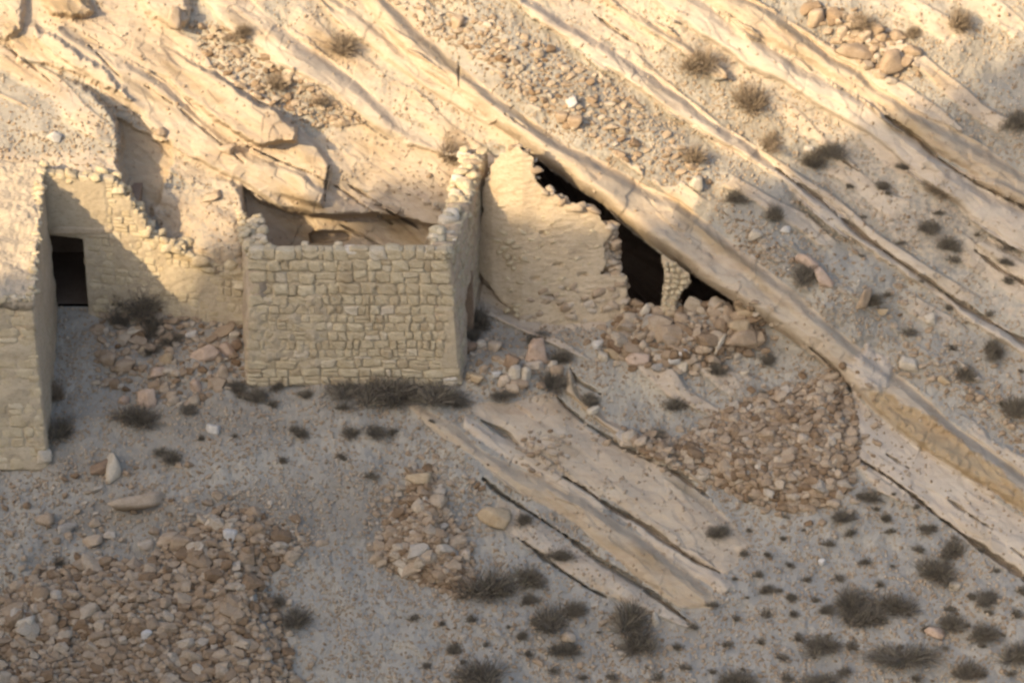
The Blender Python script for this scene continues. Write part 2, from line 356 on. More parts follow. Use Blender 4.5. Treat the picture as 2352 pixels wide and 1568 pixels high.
for ln, ww, dp in [
    ([(1105,965),(1150,990),(1190,1020)], 6, .35), ([(1275,905),(1300,935),(1350,975),(1420,1020),(1500,1060),(1560,1090),(1640,1150)], 5, .35),
    ([(1295,1095),(1340,1120),(1400,1165),(1470,1200),(1540,1250),(1600,1290),(1655,1315)], 6.5, .5),
    ([(1110,1100),(1150,1135),(1240,1190),(1300,1230),(1380,1290),(1450,1330),(1520,1380),(1600,1440)], 6, .5),
    ([(1190,1235),(1230,1265),(1290,1310),(1350,1350),(1395,1372)], 7, .5),
    ([(1965,1050),(2040,1095),(2100,1140),(2160,1190),(2250,1255),(2330,1310),(2450,1400)], 8, .6),
    ([(2035,1042),(2091,1077)], 4, .3), ([(2180,1148),(2240,1190),(2280,1215)], 5, .3), ([(2320,1255),(2352,1280),(2400,1310)], 5, .3),
    ([(2030,265),(2110,320),(2150,360),(2200,395),(2260,430),(2352,475),(2450,530)], 6, .45),
    ([(1780,385),(1830,422),(1880,455),(1930,500),(1990,548),(2060,596),(2130,643),(2200,694),(2260,730),(2352,785),(2500,880)], 6.5, .45),
    ([(2240,575),(2290,615),(2352,650),(2450,700)], 5, .35), ([(1925,360),(1955,382),(1985,400)], 5, .3),
    ([(1360,30),(1400,60),(1455,100)], 5, .3), ([(1410,60),(1440,85),(1470,105)], 4, .25),
    ([(1465,430),(1500,470),(1560,540),(1640,590)], 2.5, .06), ([(1055,135),(1053,200)], 3, .3), ([(1190,235),(1160,262)], 3, .2),
    ([(1160,262),(1210,295)], 3, .15), ([(755,380),(748,430),(745,470)], 5, .4),
    ([(560,332),(640,370),(720,400),(790,440),(860,490),(900,515)], 3, .22), ([(800,425),(850,455),(900,490),(960,520)], 3.5, .3),
    ([(330,195),(400,240),(460,290),(520,340),(560,375)], 3.5, .2), ([(560,430),(640,478)], 4, .25),
    ([(780,515),(840,545),(880,570)], 4, .25), ([(690,520),(665,570)], 2.5, .1), ([(860,470),(930,505),(965,525)], 4, .25),
    ([(1095,640),(1130,662),(1180,690)], 6, .35), ([(1140,570),(1155,590),(1162,612)], 4, .3), ([(1240,730),(1255,760)], 4, .3),
    ([(1310,845),(1325,875),(1380,905)], 5, .35), ([(415,668),(450,690),(480,715),(520,745)], 7, .5), ([(0,100),(60,140),(120,190)], 3, .2),
    ([(200,100),(260,160),(300,200)], 3, .2), ([(1850,790),(1900,830),(1945,880)], 6, .4), ([(1945,880),(1955,900)], 8, .5)]:
    crack(ln, ww, dp)
# niche in the back rock of the central room
plateau([(708,536),(722,530),(790,528),(806,535),(808,548),(800,556),(712,560)], -.45, 5, wa=0)
# heaps under the rubble
PILE_R = [(1560,1010),(1600,985),(1640,950),(1700,925),(1760,900),(1850,880),(1905,858),(1945,890),(1962,950),(1972,1010),(1962,1100),(1920,1160),(1850,1172),(1760,1165),(1690,1140),(1620,1100),(1540,1062),(1480,1035),(1420,1010),(1480,988)]
PILE_M = [(940,1075),(1000,1078),(1012,1140),(1030,1200),(1085,1262),(1092,1330),(1062,1375),(990,1345),(920,1318),(860,1280),(890,1210),(935,1150)]
PILE_L = [(500,1165),(600,1175),(660,1250),(700,1262),(650,1290),(605,1320),(630,1400),(660,1480),(690,1600),(690,1680),(-120,1680),(-120,1400),(0,1370),(80,1315),(230,1290),(330,1300),(400,1240),(450,1200)]
PILE_C = [(1385,775),(1440,705),(1530,712),(1580,700),(1640,695),(1730,705),(1755,745),(1740,800),(1640,835),(1560,850),(1480,832),(1400,815)]
PILE_W = [(1240,745),(1360,752),(1400,790),(1300,800),(1240,780)]
plateau(PILE_R, .4, 70, rk=0, wa=0); plateau(PILE_M, .35, 50, rk=0, wa=0)
plateau(PILE_L, .5, 60, rk=0, wa=6); plateau(PILE_C, .3, 45, rk=0, wa=6)
plateau([(240,780),(560,760),(560,880),(400,900),(240,860)], .25, 60, rk=0)
plateau([(1070,780),(1230,790),(1300,860),(1200,900),(1070,890)], .15, 50, rk=0)
q3 = Q_*.95+fbm(P_*.2, Q_*.4, 3, 91)*.4; f3 = q3-np.floor(q3); on = ss((perlin(P_*.28, np.floor(q3)*3.7, 93)+.38)*3)
zone = np.where(V < 760+(U-1200)*.45, 1, ss((V-900)/200)*.0)*np.clip(1-ss((V-1500)/100), 0, 1)
for _p in (PILE_R, PILE_C): zone = np.where(inside(_p, U, V), 0, zone)
ribm = on*zone*ss(f3/.06)*ss((.66-f3)/.2)
SCA = [(430,-30),(520,60),(640,150),(760,230),(840,275),(720,290),(640,250),(540,190),(460,120),(370,20)]
SCB = [(980,-30),(1150,-30),(1350,130),(1560,290),(1720,410),(1640,450),(1480,405),(1290,310),(1150,190),(1040,120)]
SCC = [(1480,40),(1560,110),(1700,205),(1850,300),(1960,390),(1880,410),(1700,300),(1520,170)]
SCD = [(1700,470),(1900,560),(2100,740),(2300,900),(2400,1080),(2200,960),(1960,770),(1760,590)]
scr = sum(ss((sdf(p_, U, V)+wob*18)/14) for p_ in (SCA, SCB, SCC, SCD)); scr = np.clip(scr, 0, 1)
ribm *= 1-.85*scr; rock *= 1-.75*scr*(rock < .9)
T -= .16*ribm*(1-rock); rock = np.maximum(rock, .78*ribm)
zone = np.where((V > 900) & (U < 1150), 0.0, zone)
# fine relief: scree is lumpy, bedrock steps with the bedding
rk_s = blur(rock, 3)
T += (1-rk_s)*(fbm(A_*1.6, B_*1.6, 5, 31, .5)*.09+fbm(A_*7, B_*7, 3, 41, .6)*.018)
T += rk_s*(fbm(P_*.6, Q_*1.3, 4, 51, .45)*.10+fbm(P_*2, Q_*4, 3, 61, .5)*.014)
jp = P_*.6+fbm(A_*.6, B_*.6, 3, 101)*.4; jq = Q_*1.7+fbm(P_*.4, Q_*.6, 3, 105)*.4
_h = np.random.default_rng(17).uniform(-1, 1, 8192)
def cellr(a, b, k): return _h[(np.floor(a).astype(int)*73+np.floor(b).astype(int)*179+k) & 8191]
T += rk_s*(.022*cellr(jp, jq, 0)+.06*cellr(jp, jq, 5)*(jp-np.floor(jp)-.5)*.6+.03*cellr(jp*2.3, jq*2, 9))
q = Q_*2.6+fbm(P_*.4, Q_*.7, 3, 71)*1.3; saw = q-np.floor(q)
T += rk_s*(-.045*np.where(saw < .12, saw/.12, 1-(saw-.12)/.88))*(.5+fbm(P_*.5, Q_*.5, 2, 77))
q2 = Q_*7+fbm(P_*.6, Q_*1.5, 3, 73)*2; saw2 = q2-np.floor(q2)
T += (.3+.4*rk_s)*(-.014*np.where(saw2 < .15, saw2/.15, 1-(saw2-.15)/.85))
# narrow ochre weathering inside beds
ochre = np.clip(ochre+rk_s*np.clip(fbm(P_*.35, Q_*1.4, 4, 81)*1.1-.25, 0, .8), 0, 1)

# openings: cave mouths and house doorway
CAVE1 = [(1186,322),(1263,388),(1292,406),(1334,439),(1386,469),(1415,500),(1457,537),(1523,584),(1530,660),(1528,712),(1440,712),(1385,700),(1350,560),(1290,500),(1230,455),(1205,390)]
CAVE2 = [(1560,612),(1600,636),(1660,674),(1702,704),(1705,722),(1640,722),(1575,722),(1550,680),(1545,640)]
CAVE3 = [(1735,728),(1760,745),(1758,752),(1738,750)]
DOOR = [(108,515),(216,515),(222,705),(112,705)]
hole = inside(CAVE1, U+wobf*4, V+wobf*4) | inside(CAVE2, U+wobf*4, V+wobf*4) | inside(DOOR, U, V)
def tsample(u, v):
    u = np.atleast_1d(np.asarray(u, float)); v = np.atleast_1d(np.asarray(v, float))
    i = np.clip(np.searchsorted(Ua, u)-1, 0, len(Ua)-2); j = np.clip(np.searchsorted(Va, v)-1, 0, len(Va)-2)
    fu = (u-Ua[i])/(Ua[i+1]-Ua[i]); fv = (v-Va[j])/(Va[j+1]-Va[j])
    return (T[j, i]*(1-fu)+T[j, i+1]*fu)*(1-fv)+(T[j+1, i]*(1-fu)+T[j+1, i+1]*fu)*fv
nv, nu = U.shape; idx = np.arange(nv*nu).reshape(nv, nu)
cell_hole = hole[:-1, :-1] & hole[1:, :-1] & hole[:-1, 1:] & hole[1:, 1:]
F = np.stack([idx[1:, :-1], idx[1:, 1:], idx[:-1, 1:], idx[:-1, :-1]], -1)[~cell_hole]
me = mesh_np('hillside', W(U.ravel(), V.ravel(), T.ravel()), F, M_HILL,
             {'grey': .65*ss((U.ravel()*.5+V.ravel()-1500)/900), 'rock': rock.ravel(), 'ochre': ochre.ravel(), 'pale': pale.ravel()})
link('hillside', me, kind='structure')

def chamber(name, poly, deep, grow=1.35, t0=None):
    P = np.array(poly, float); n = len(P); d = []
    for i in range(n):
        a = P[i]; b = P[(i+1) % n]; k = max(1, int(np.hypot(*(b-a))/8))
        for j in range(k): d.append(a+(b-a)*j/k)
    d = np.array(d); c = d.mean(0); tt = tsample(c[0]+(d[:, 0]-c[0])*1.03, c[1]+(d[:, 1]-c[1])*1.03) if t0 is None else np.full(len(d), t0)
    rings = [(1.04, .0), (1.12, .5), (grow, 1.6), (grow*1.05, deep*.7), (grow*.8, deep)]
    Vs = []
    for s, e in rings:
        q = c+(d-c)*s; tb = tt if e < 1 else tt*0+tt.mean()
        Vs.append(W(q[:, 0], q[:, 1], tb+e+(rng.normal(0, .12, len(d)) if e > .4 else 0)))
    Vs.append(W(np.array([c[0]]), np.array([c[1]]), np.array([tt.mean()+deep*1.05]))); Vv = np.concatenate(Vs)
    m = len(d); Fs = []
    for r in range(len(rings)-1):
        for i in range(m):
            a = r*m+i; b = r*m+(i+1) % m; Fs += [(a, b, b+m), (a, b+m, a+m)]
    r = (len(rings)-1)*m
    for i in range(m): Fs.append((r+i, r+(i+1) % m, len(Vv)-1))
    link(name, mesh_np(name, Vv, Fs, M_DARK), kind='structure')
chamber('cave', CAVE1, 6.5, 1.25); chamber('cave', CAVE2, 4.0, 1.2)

# ------------------------------------------------------------------ stone generators
def ico(sub):
    import bmesh
    bm = bmesh.new(); bmesh.ops.create_icosphere(bm, subdivisions=sub, radius=1)
    v = np.array([x.co[:] for x in bm.verts]); f = np.array([[y.index for y in x.verts] for x in bm.faces]); bm.free(); return v, f
ICO = {s: ico(s) for s in (1, 2, 3, 4)}
def n3(p, s, seed): return perlin(p[:, 0]*s+p[:, 2]*.7*s+seed, p[:, 1]*s-p[:, 2]*.6*s+seed*.37, int(seed) % 50)
def rockshape(sub, r, npl=8, flat=0.0):
    d, f = ICO[sub]; N = r.normal(size=(npl, 3))
    N = np.concatenate([N, np.array([[1, 0, 0], [-1, 0, 0], [0, 1, 0], [0, -1, 0], [0, 0, 1], [0, 0, -1]])+r.normal(0, .18, (6, 3))])
    N /= np.linalg.norm(N, axis=1)[:, None]; H = r.uniform(.62, 1.0, len(N))
    dt = np.clip(d@N.T, 1e-3, None); rad = (H/dt); k = 70.0
    rad = -np.log(np.exp(-k*np.minimum(rad, 3)).sum(1))/k
    v = d*rad[:, None]*1.12
    if sub >= 2: v = v*(1+.05*n3(d, 2.2, r.uniform(1, 90))+.025*n3(d, 5.5, r.uniform(1, 90)))[:, None]
    return v, f
PROTO = {s: [rockshape(s, np.random.default_rng(100+i+50*s), (3, 4, 5, 9)[i % 4]) for i in range(14)] for s in (1, 2, 3)}
def cubegrid(n):
    vs = []; fs = []; m = {}
    def vid(p):
        k = tuple(np.round(p, 5));
        if k not in m: m[k] = len(vs); vs.append(p)
        return m[k]
    for ax in range(3):
        for sg in (-1, 1):
            for i in range(n):
                for j in range(n):
                    qd = []
                    for a, b in ((0, 0), (1, 0), (1, 1), (0, 1)):
                        p = [0, 0, 0]; p[ax] = sg; p[(ax+1) % 3] = (2*(i+a)/n-1)*sg; p[(ax+2) % 3] = 2*(j+b)/n-1
                        qd.append(vid(np.array(p, float)))
                    fs.append(qd)
    return np.array(vs), np.array(fs)
CG = cubegrid(7)
def tri(F): F = np.asarray(F); return np.concatenate([F[:, [0, 1, 2]], F[:, [0, 2, 3]]])
CG = (CG[0], tri(CG[1]))
def blockshape(e, r, round_=.22, rough=.05):
    """a dressed or roughly squared stone of half extents e"""
    v, f = CG; e = np.array(e)
    s = np.sign(v)*np.abs(v)**.92
    m = np.linalg.norm(s, ord=12, axis=1)[:, None]; p = s/m
    p = p*(1-round_)+round_*(s/np.linalg.norm(s, axis=1)[:, None])*1.0
    sh = r.normal(0, .07, 4)
    p = p.copy(); p[:, 0] += sh[0]*p[:, 2]+sh[1]*p[:, 2]*p[:, 0]; p[:, 2] += sh[2]*p[:, 0]+sh[3]*p[:, 0]*p[:, 2]
    q = p*e
    q += s*(n3(v, 1.7, r.uniform(1, 80))*rough*e.min()*1.6)[:, None]
    return q, f
class Batch:
    def __init__(self): self.V = []; self.F = []; self.T = []; self.n = 0
    def add(self, v, f, tint):
        self.V.append(v); self.F.append(f+self.n); self.T.append(np.full(len(v), tint)); self.n += len(v)
    def mesh(self, name, mat, smooth=True):
        return mesh_np(name, np.concatenate(self.V), np.concatenate(self.F), mat, {'tint': np.concatenate(self.T)}, smooth)

# ------------------------------------------------------------------ masonry
def solid_sheet(front, n, m, mask, thick):
    """front (m+1,n+1,3) points, mask (m,n) active cells, thick: 3-vector to the back"""
    back = front+thick; id0 = np.arange((n+1)*(m+1)).reshape(m+1, n+1); off = (n+1)*(m+1); Fs = []
    a, b, c, d = id0[:-1, :-1], id0[:-1, 1:], id0[1:, 1:], id0[1:, :-1]
    Q = np.stack([a, b, c, d], -1)[mask]; Fs.append(Q); Fs.append(Q[:, ::-1]+off)
    M = np.pad(mask, 1)
    for (dj, di, p, q) in ((0, -1, d, a), (0, 1, b, c), (-1, 0, a, b), (1, 0, c, d)):
        nb = M[1+dj:M.shape[0]-1+dj, 1+di:M.shape[1]-1+di]; e = mask & ~nb
        Fs.append(np.stack([q[e], p[e], p[e]+off, q[e]+off], -1))
    return np.concatenate([front.reshape(-1, 3), back.reshape(-1, 3)]), tri(np.concatenate(Fs))
def wall(parent, part, quad, thick, courses, widths, top, holes=(), plaster=None, seed=1, mat=M_WSTONE, mmat=M_MORTAR,
         gap=.014, proud=.045, tint=(.2, .75), rough=.05, warp=.02, coretop=.0, label=None):
    """quad bl,br,tr,tl world points of the outer face; top(s)->height fraction; holes (s0,s1,h0,h1)"""
    r = np.random.default_rng(seed); bl, br, tr, tl = [np.array(q, float) for q in quad]
    Wd = np.linalg.norm(br-bl); Ht = (np.linalg.norm(tl-bl)+np.linalg.norm(tr-br))/2
    P = lambda s, h: (bl*(1-s)+br*s)*(1-h)+(tl*(1-s)+tr*s)*h
    nrm = -np.array(thick)/np.linalg.norm(thick)
    n = max(6, int(Wd/.045)); m = max(6, int(Ht/.045))
    S, H = np.meshgrid(np.linspace(0, 1, n+1), np.linspace(0, 1, m+1))
    pts = (bl*(1-S[..., None])+br*S[..., None])*(1-H[..., None])+(tl*(1-S[..., None])+tr*S[..., None])*H[..., None]
    pl = plaster(S, H) if plaster else np.zeros_like(S)
    x, y = S*Wd, H*Ht
    disp = fbm(x*2+seed, y*2, 4, seed % 40)*.02+fbm(x*9, y*9, 2, seed % 30)*.008
    pts = pts+nrm*(disp+pl*(proud+.022))[..., None]
    sc, hc = (S[:-1, :-1]+S[1:, 1:])/2, (H[:-1, :-1]+H[1:, 1:])/2
    mask = hc < np.vectorize(top)(sc)-coretop
    for s0, s1, h0, h1 in holes: mask &= ~((sc > s0) & (sc < s1) & (hc > h0) & (hc < h1))
    Vv, Ff = solid_sheet(pts, n, m, mask, np.array(thick))
    bt = Batch(); y0 = 0.0; ci = 0
    ex = (br-bl)/Wd; ez = ((tl-bl)+(tr-br)); ez /= np.linalg.norm(ez)
    dep = min(np.linalg.norm(thick)*.45, .16)
    while y0 < Ht:
        ch = courses(y0/Ht, r); x0 = -r.uniform(0, .15)
        while x0 < Wd:
            ww = widths(x0/Wd, y0/Ht, r); s = (x0+ww/2)/Wd; h = (y0+ch/2)/Ht
            x0_ = x0; x0 += ww
            if s < .0 or s > 1.0 or h > top(min(max(s, 0), 1))+.3*ch/Ht: continue
            if any(s0-.3*ww/Wd < s < s1+.3*ww/Wd and h0 < h < h1 for s0, s1, h0, h1 in holes): continue
            sub = [(0, 0, ww, ch)]
            if ww > .2 and ch > .16 and r.random() < .16: k = r.uniform(.35, .6); sub = [(0, 0, ww, ch*k), (0, ch*k, ww, ch*(1-k))]
            for (ox, oy, sw, sh) in sub:
                e = (max(sw/2-gap*r.uniform(.3, 1.6), .02), dep, max(sh/2-gap*r.uniform(.2, 1.3), .02))
                v, f = blockshape(e, r, r.uniform(.06, .26), rough)
                ang = r.normal(0, .055); ca_, sa_ = math.cos(ang), math.sin(ang)
                v = np.stack([v[:, 0]*ca_-v[:, 2]*sa_, v[:, 1], v[:, 0]*sa_+v[:, 2]*ca_], 1)
                cx = min(max(x0_+ox+sw/2, e[0]*.9), Wd-e[0]*.9)
                c = P(cx/Wd, (y0+oy+sh/2+warp*float(perlin(np.array(cx*1.1), np.array(y0*.8+3.3), 4)))/Ht)-nrm*(dep-proud*r.uniform(.4, 1.25))
                bt.add(c+v[:, :1]*ex-v[:, 1:2]*nrm+v[:, 2:3]*ez, f, np.clip(r.uniform(*tint)+r.normal(0, .1), 0, 1))
        y0 += ch; ci += 1
    loc = Vector((bl+br)/2); V2 = np.concatenate([Vv]+bt.V); F2 = np.concatenate([Ff]+[f+len(Vv) for f in bt.F])
    tv = np.concatenate([np.full(len(Vv), .5)]+bt.T)
    me = mesh_np(part, V2-np.array(parent.location), F2, mmat, {'tint': tv}); me.materials.append(mat)
    mi = np.zeros(len(me.polygons), np.int32); mi[len(Ff):] = 1
    if len(mi) == len(F2): me.polygons.foreach_set('material_index', mi)
    o = link(part, me, parent)
    if label: o['label'] = label
    return P
def W1(u, v, t): return W(np.array(u), np.array(v), np.array(t))
def loosen(parent, part, pts, sizes, mat, seed, tint=(.3, .95), sub=2):
    r = np.random.default_rng(seed); bt = Batch()
    for p, s in zip(pts, sizes):
        v, f = PROTO[sub][r.integers(14)]; e = Euler(r.uniform(-.5, .5, 3)).to_matrix()
        sc = np.array(s)*r.uniform(.85, 1.15, 3)*.5
        bt.add((v*sc)@np.array(e).T+p, f, r.uniform(*tint))
    me = bt.mesh(part, mat); me.transform(Matrix.Translation(-parent.location)); return link(part, me, parent)

# --- central ruined room
room = thing('ruined_room', 'roofless square room of pale stone blocks standing against the cliff, centre', 'ruin', W1(812, 872, 0))
fq = [W1(569,884,-.05), W1(1057,884,-.05), W1(1033,583,-1.45), W1(574,583,-1.45)]
hgt = 3.75
def cf(y, r): return r.uniform(.24, .34) if (y > .62 or y < .14) else (r.uniform(.21, .30) if r.random() < .72 else r.uniform(.06, .09))
def wf(x, y, r):
    if y > .62 or y < .14 or x > .9: return r.uniform(.28, .62) if r.random() < .7 else r.uniform(.14, .28)
    return r.uniform(.2, .5) if r.random() < .6 else r.uniform(.12, .25)
tn = np.random.default_rng(5).uniform(-.012, .012, 60)
def topf(s): return .985+tn[int(s*38) % 60]*1.3
def plf(S, H):
    a = ss((.44+.10*fbm(S*5, H*5, 3, 5)-S)/.08)*ss((.70+.05*fbm(S*8, H*3, 3, 9)-H)/.07)*ss((H-.13-.05*fbm(S*9, H*9, 2, 4))/.06)
    a = a*(.50+.75*fbm(S*14, H*11, 3, 13))
    b = ss((S-.90+.05*fbm(S*4, H*7, 3, 3))/.05)*ss((.62-H)/.05)*ss((H-.1)/.05)*.7
    return np.clip(np.maximum(a, b), 0, 1.15)
wall(room, 'front_wall', fq, (0, .55, 0), cf, wf, topf, plaster=plf, seed=11, tint=(.2, .75), gap=.012, proud=.072, rough=.12, warp=.06)
# pale capping stones along the broken top of the front wall
r = np.random.default_rng(8); bt = Batch(); x = 0.0
while x < 5.25:
    ww = r.uniform(.26, .58); s = (x+ww/2)/5.4; c = fq[3]*(1-s)+fq[2]*s
    hh = r.uniform(.09, .19)
    v, f = blockshape((ww/2-.004, .24, hh/2), r, .3, .14); a = r.normal(0, .05)
    v = np.stack([v[:, 0]*math.cos(a)-v[:, 2]*math.sin(a), v[:, 1], v[:, 0]*math.sin(a)+v[:, 2]*math.cos(a)], 1)
    bt.add(v+c+np.array([0, .20, hh/2-.05]), f, r.uniform(.4, .98)); x += ww
    if r.random() < .35:
        v, f = PROTO[2][r.integers(14)]; bt.add(v*.5*r.uniform(.14, .26, 3)+c+np.array([r.normal(0, .1), .42, .1]), f, r.uniform(.6, 1))
me = bt.mesh('coping_stones', M_WSTONE); me.transform(Matrix.Translation(-room.location)); link('coping_stones', me, room)
# right side wall climbing the cliff, with a doorway seen edge-on
sq = [W1(1057,884,-.05), W1(1102,712,3.2), W1(1120,330,2.35), W1(1034,578,-1.45)]
cs = lambda y, r: r.uniform(.10, .2); wsd = lambda x, y, r: r.uniform(.15, .4)
ts = lambda s: .97+.03*math.sin(s*31)+.02*math.sin(s*77)
wall(room, 'side_wall', sq, (-.55, -.03, 0), cs, wsd, ts, holes=[(.30, .56, .0, .47)], plaster=lambda S, H: np.clip(.45+.8*fbm(S*6, H*8, 3, 23), 0, 1),
     seed=21, mmat=M_SIDE, gap=.012, proud=.05, tint=(.25, .6), rough=.12)
pts = []; sz = []
r = np.random.default_rng(31)
for i in range(85):
    s = r.random(); c = sq[3]*(1-s)+sq[2]*s
    pts.append(c+np.array([-r.uniform(.02, .6), r.normal(0, .05), r.uniform(-.12, .10)-.14*(r.random())-.04])); k = r.uniform(.1, .36); sz.append((k*1.3, k*1.3, k*.8))
loosen(room, 'broken_wall_top', pts, sz, M_WSTONE, 32, (.45, 1))
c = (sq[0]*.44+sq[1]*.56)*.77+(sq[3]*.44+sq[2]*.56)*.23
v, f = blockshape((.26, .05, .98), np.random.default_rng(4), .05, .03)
link('doorway', mesh_np('doorway', v+c+np.array([-.20, -.04, .05])-np.array(room.location), f, M_BROWN, {'tint': np.full(len(v), .5)}), room)  # dark brown block painting the shade inside the side doorway
# left side wall
lq = [W1(569,884,-.05), W1(556,700,3.4), W1(556,500,1.9), W1(574,580,-1.5)]
wall(room, 'side_wall', [lq[1], lq[0], lq[3], lq[2]], (.5, 0, 0), cs, wsd, lambda s: .97+.03*math.sin(s*23), plaster=lambda S, H: np.clip(.6+.8*fbm(S*6, H*8, 3, 29), 0, 1),
     seed=41, mmat=M_SIDE, tint=(.25, .6), rough=.12)
pts = []; sz = []
for i in range(90):
    s = r.random(); c = lq[3]*(1-s)+lq[2]*s
    pts.append(c+np.array([r.uniform(-.1, .5), r.normal(0, .1), r.uniform(-.15, .1)])); k = r.uniform(.09, .25); sz.append((k*1.3, k*1.3, k*.8))
loosen(room, 'broken_wall_top', pts, sz, M_WSTONE, 33, (.4, .9))

# --- left house
house = thing('stone_house', 'tall stone house with flat earth roof cut off by the left edge', 'house', W1(0, 1070, -2))
c2 = lambda y, r: r.uniform(.24, .36); w2 = lambda x, y, r: r.uniform(.28, .6)
hq = [W1(-620,1085,-1.9), W1(110,1078,-1.85), W1(74,688,-2.9), W1(-660,688,-2.9)]
wall(house, 'front_wall', hq, (0, .6, 0), c2, w2, lambda s: 1.0, plaster=lambda S, H: np.clip(.35+.9*fbm(S*9, H*6, 3, 43), 0, 1), seed=51, gap=.012, tint=(.35, .7), rough=.04, proud=.035)
eq = [W1(110,1078,-1.85), W1(130,712,2.2), W1(97,398,.55), W1(74,688,-2.9)]
wall(house, 'side_wall', eq, (-.55, 0, 0), c2, w2, lambda s: 1.0, plaster=lambda S, H: np.clip(.7+.6*fbm(S*6, H*8, 3, 47), 0, 1.1), seed=61, mmat=M_MUD, tint=(.3, .6), proud=.03)
# earth roof
n, m = 300, 160; S, H = np.meshgrid(np.linspace(0, 1, n+1), np.linspace(0, 1, m+1))
q = [W1(-660,690,-3.0), W1(76,690,-3.0), W1(101,380,.75), W1(-620,380,.75)]
pts = (q[0]*(1-S[..., None])+q[1]*S[..., None])*(1-H[..., None])+(q[3]*(1-S[..., None])+q[2]*S[..., None])*H[..., None]
pts[..., 2] += fbm(S*9, H*7, 5, 91)*.12+.10+fbm(S*60, H*40, 3, 97)*.03
pts[..., 0] += (S > .97)*fbm(S*0+3, H*22, 3, 95)*.06
Vv, Ff = solid_sheet(pts, n, m, np.ones((m, n), bool), np.array([0, 0, -.3]))
link('roof', mesh_np('roof', Vv-np.array(house.location), Ff, M_EARTH), house)
r = np.random.default_rng(77); pe = []; se = []
for i in range(60):
    s = r.random()**1.0; c = q[1]*(1-s)+q[2]*s; pe.append(c+np.array([-r.uniform(-.03, .14), 0, r.uniform(-.02, .12)])); k = r.uniform(.09, .2); se.append((k*1.4, k, k*.8))
for i in range(40):
    s = r.uniform(.75, 1); c = q[0]*(1-s)+q[1]*s; pe.append(c+np.array([0, r.uniform(0, .15), r.uniform(-.02, .08)])); k = r.uniform(.08, .2); se.append((k*1.4, k, k*.7))
loosen(house, 'eaves_stones', pe, se, M_WSTONE, 78, (.35, .9))

# --- back wall with the doorway, between the two buildings
yard = thing('doorway_wall', 'masonry wall with a dark doorway, right behind the left house', 'wall', W1(340, 720, 2))
bq = [W1(126,722,2.2), W1(572,770,1.9), W1(560,440,.75), W1(97,398,.5)]
def topb(s):
    u = 97+s*470
    return np.interp(u, [97,270,276,300,306,326,332,352,380,420,460,500,570], [.99,.985,.90,.89,.80,.78,.66,.62,.57,.55,.50,.46,.42])+.01*math.sin(s*90)
def plb(S, H):
    a = ss((.33-S)/.03)*ss((H-.575)/.02)*1.0
    b = np.clip(.45+.9*fbm(S*9, H*7, 3, 57), 0, 1)*.7
    return np.maximum(a, b)
wall(yard, 'back_wall', bq, (0, .5, 0), lambda y, r: r.uniform(.17, .27), lambda x, y, r: r.uniform(.2, .44), topb,
     holes=[(-.01, .18, -.1, .562)], plaster=plb, seed=71, gap=.012, tint=(.35, .75), proud=.035)
pts = []; sz = []; r = np.random.default_rng(74)
for i in range(130):
    s = r.random()**.8; k = topb(s); c = (bq[0]*(1-s)+bq[1]*s)*(1-k)+(bq[3]*(1-s)+bq[2]*s)*k
    big = max(0, s-.45); pts.append(c+np.array([0, r.uniform(-.05-.1*big, .5), r.uniform(-.12-.7*big, .12)])); q_ = r.uniform(.08, .3+.3*big); sz.append((q_*1.4, q_, q_*.8))
loosen(yard, 'broken_wall_top', pts, sz, M_WSTONE, 75, (.2, .8))
dq = [W1(118,528,1.17), W1(262,533,1.13), W1(262,516,1.05), W1(116,511,1.08)]
lv, lf = blockshape((.85, .3, .10), np.random.default_rng(2), .05, .03)
me = mesh_np('lintel', lv+W1(190,521,1.32)-np.array(yard.location), lf, M_MUD, {'tint': np.full(len(lv), .5)}); link('lintel', me, yard)
# inner room behind the doorway
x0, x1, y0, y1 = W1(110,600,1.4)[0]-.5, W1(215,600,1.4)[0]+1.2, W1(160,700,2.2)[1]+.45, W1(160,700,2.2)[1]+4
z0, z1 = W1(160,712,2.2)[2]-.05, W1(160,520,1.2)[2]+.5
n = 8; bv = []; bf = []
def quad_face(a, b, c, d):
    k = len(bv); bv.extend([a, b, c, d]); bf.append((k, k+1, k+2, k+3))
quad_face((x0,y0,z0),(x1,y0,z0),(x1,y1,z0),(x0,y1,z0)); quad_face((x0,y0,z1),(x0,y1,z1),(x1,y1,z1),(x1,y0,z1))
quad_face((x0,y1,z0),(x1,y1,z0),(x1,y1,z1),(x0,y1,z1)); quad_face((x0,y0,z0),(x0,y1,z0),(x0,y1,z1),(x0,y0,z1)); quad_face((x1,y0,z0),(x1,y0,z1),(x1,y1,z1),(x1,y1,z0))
link('inner_room', mesh_np('inner_room', np.array(bv)-np.array(yard.location), bf, M_DARK, smooth=False), yard)

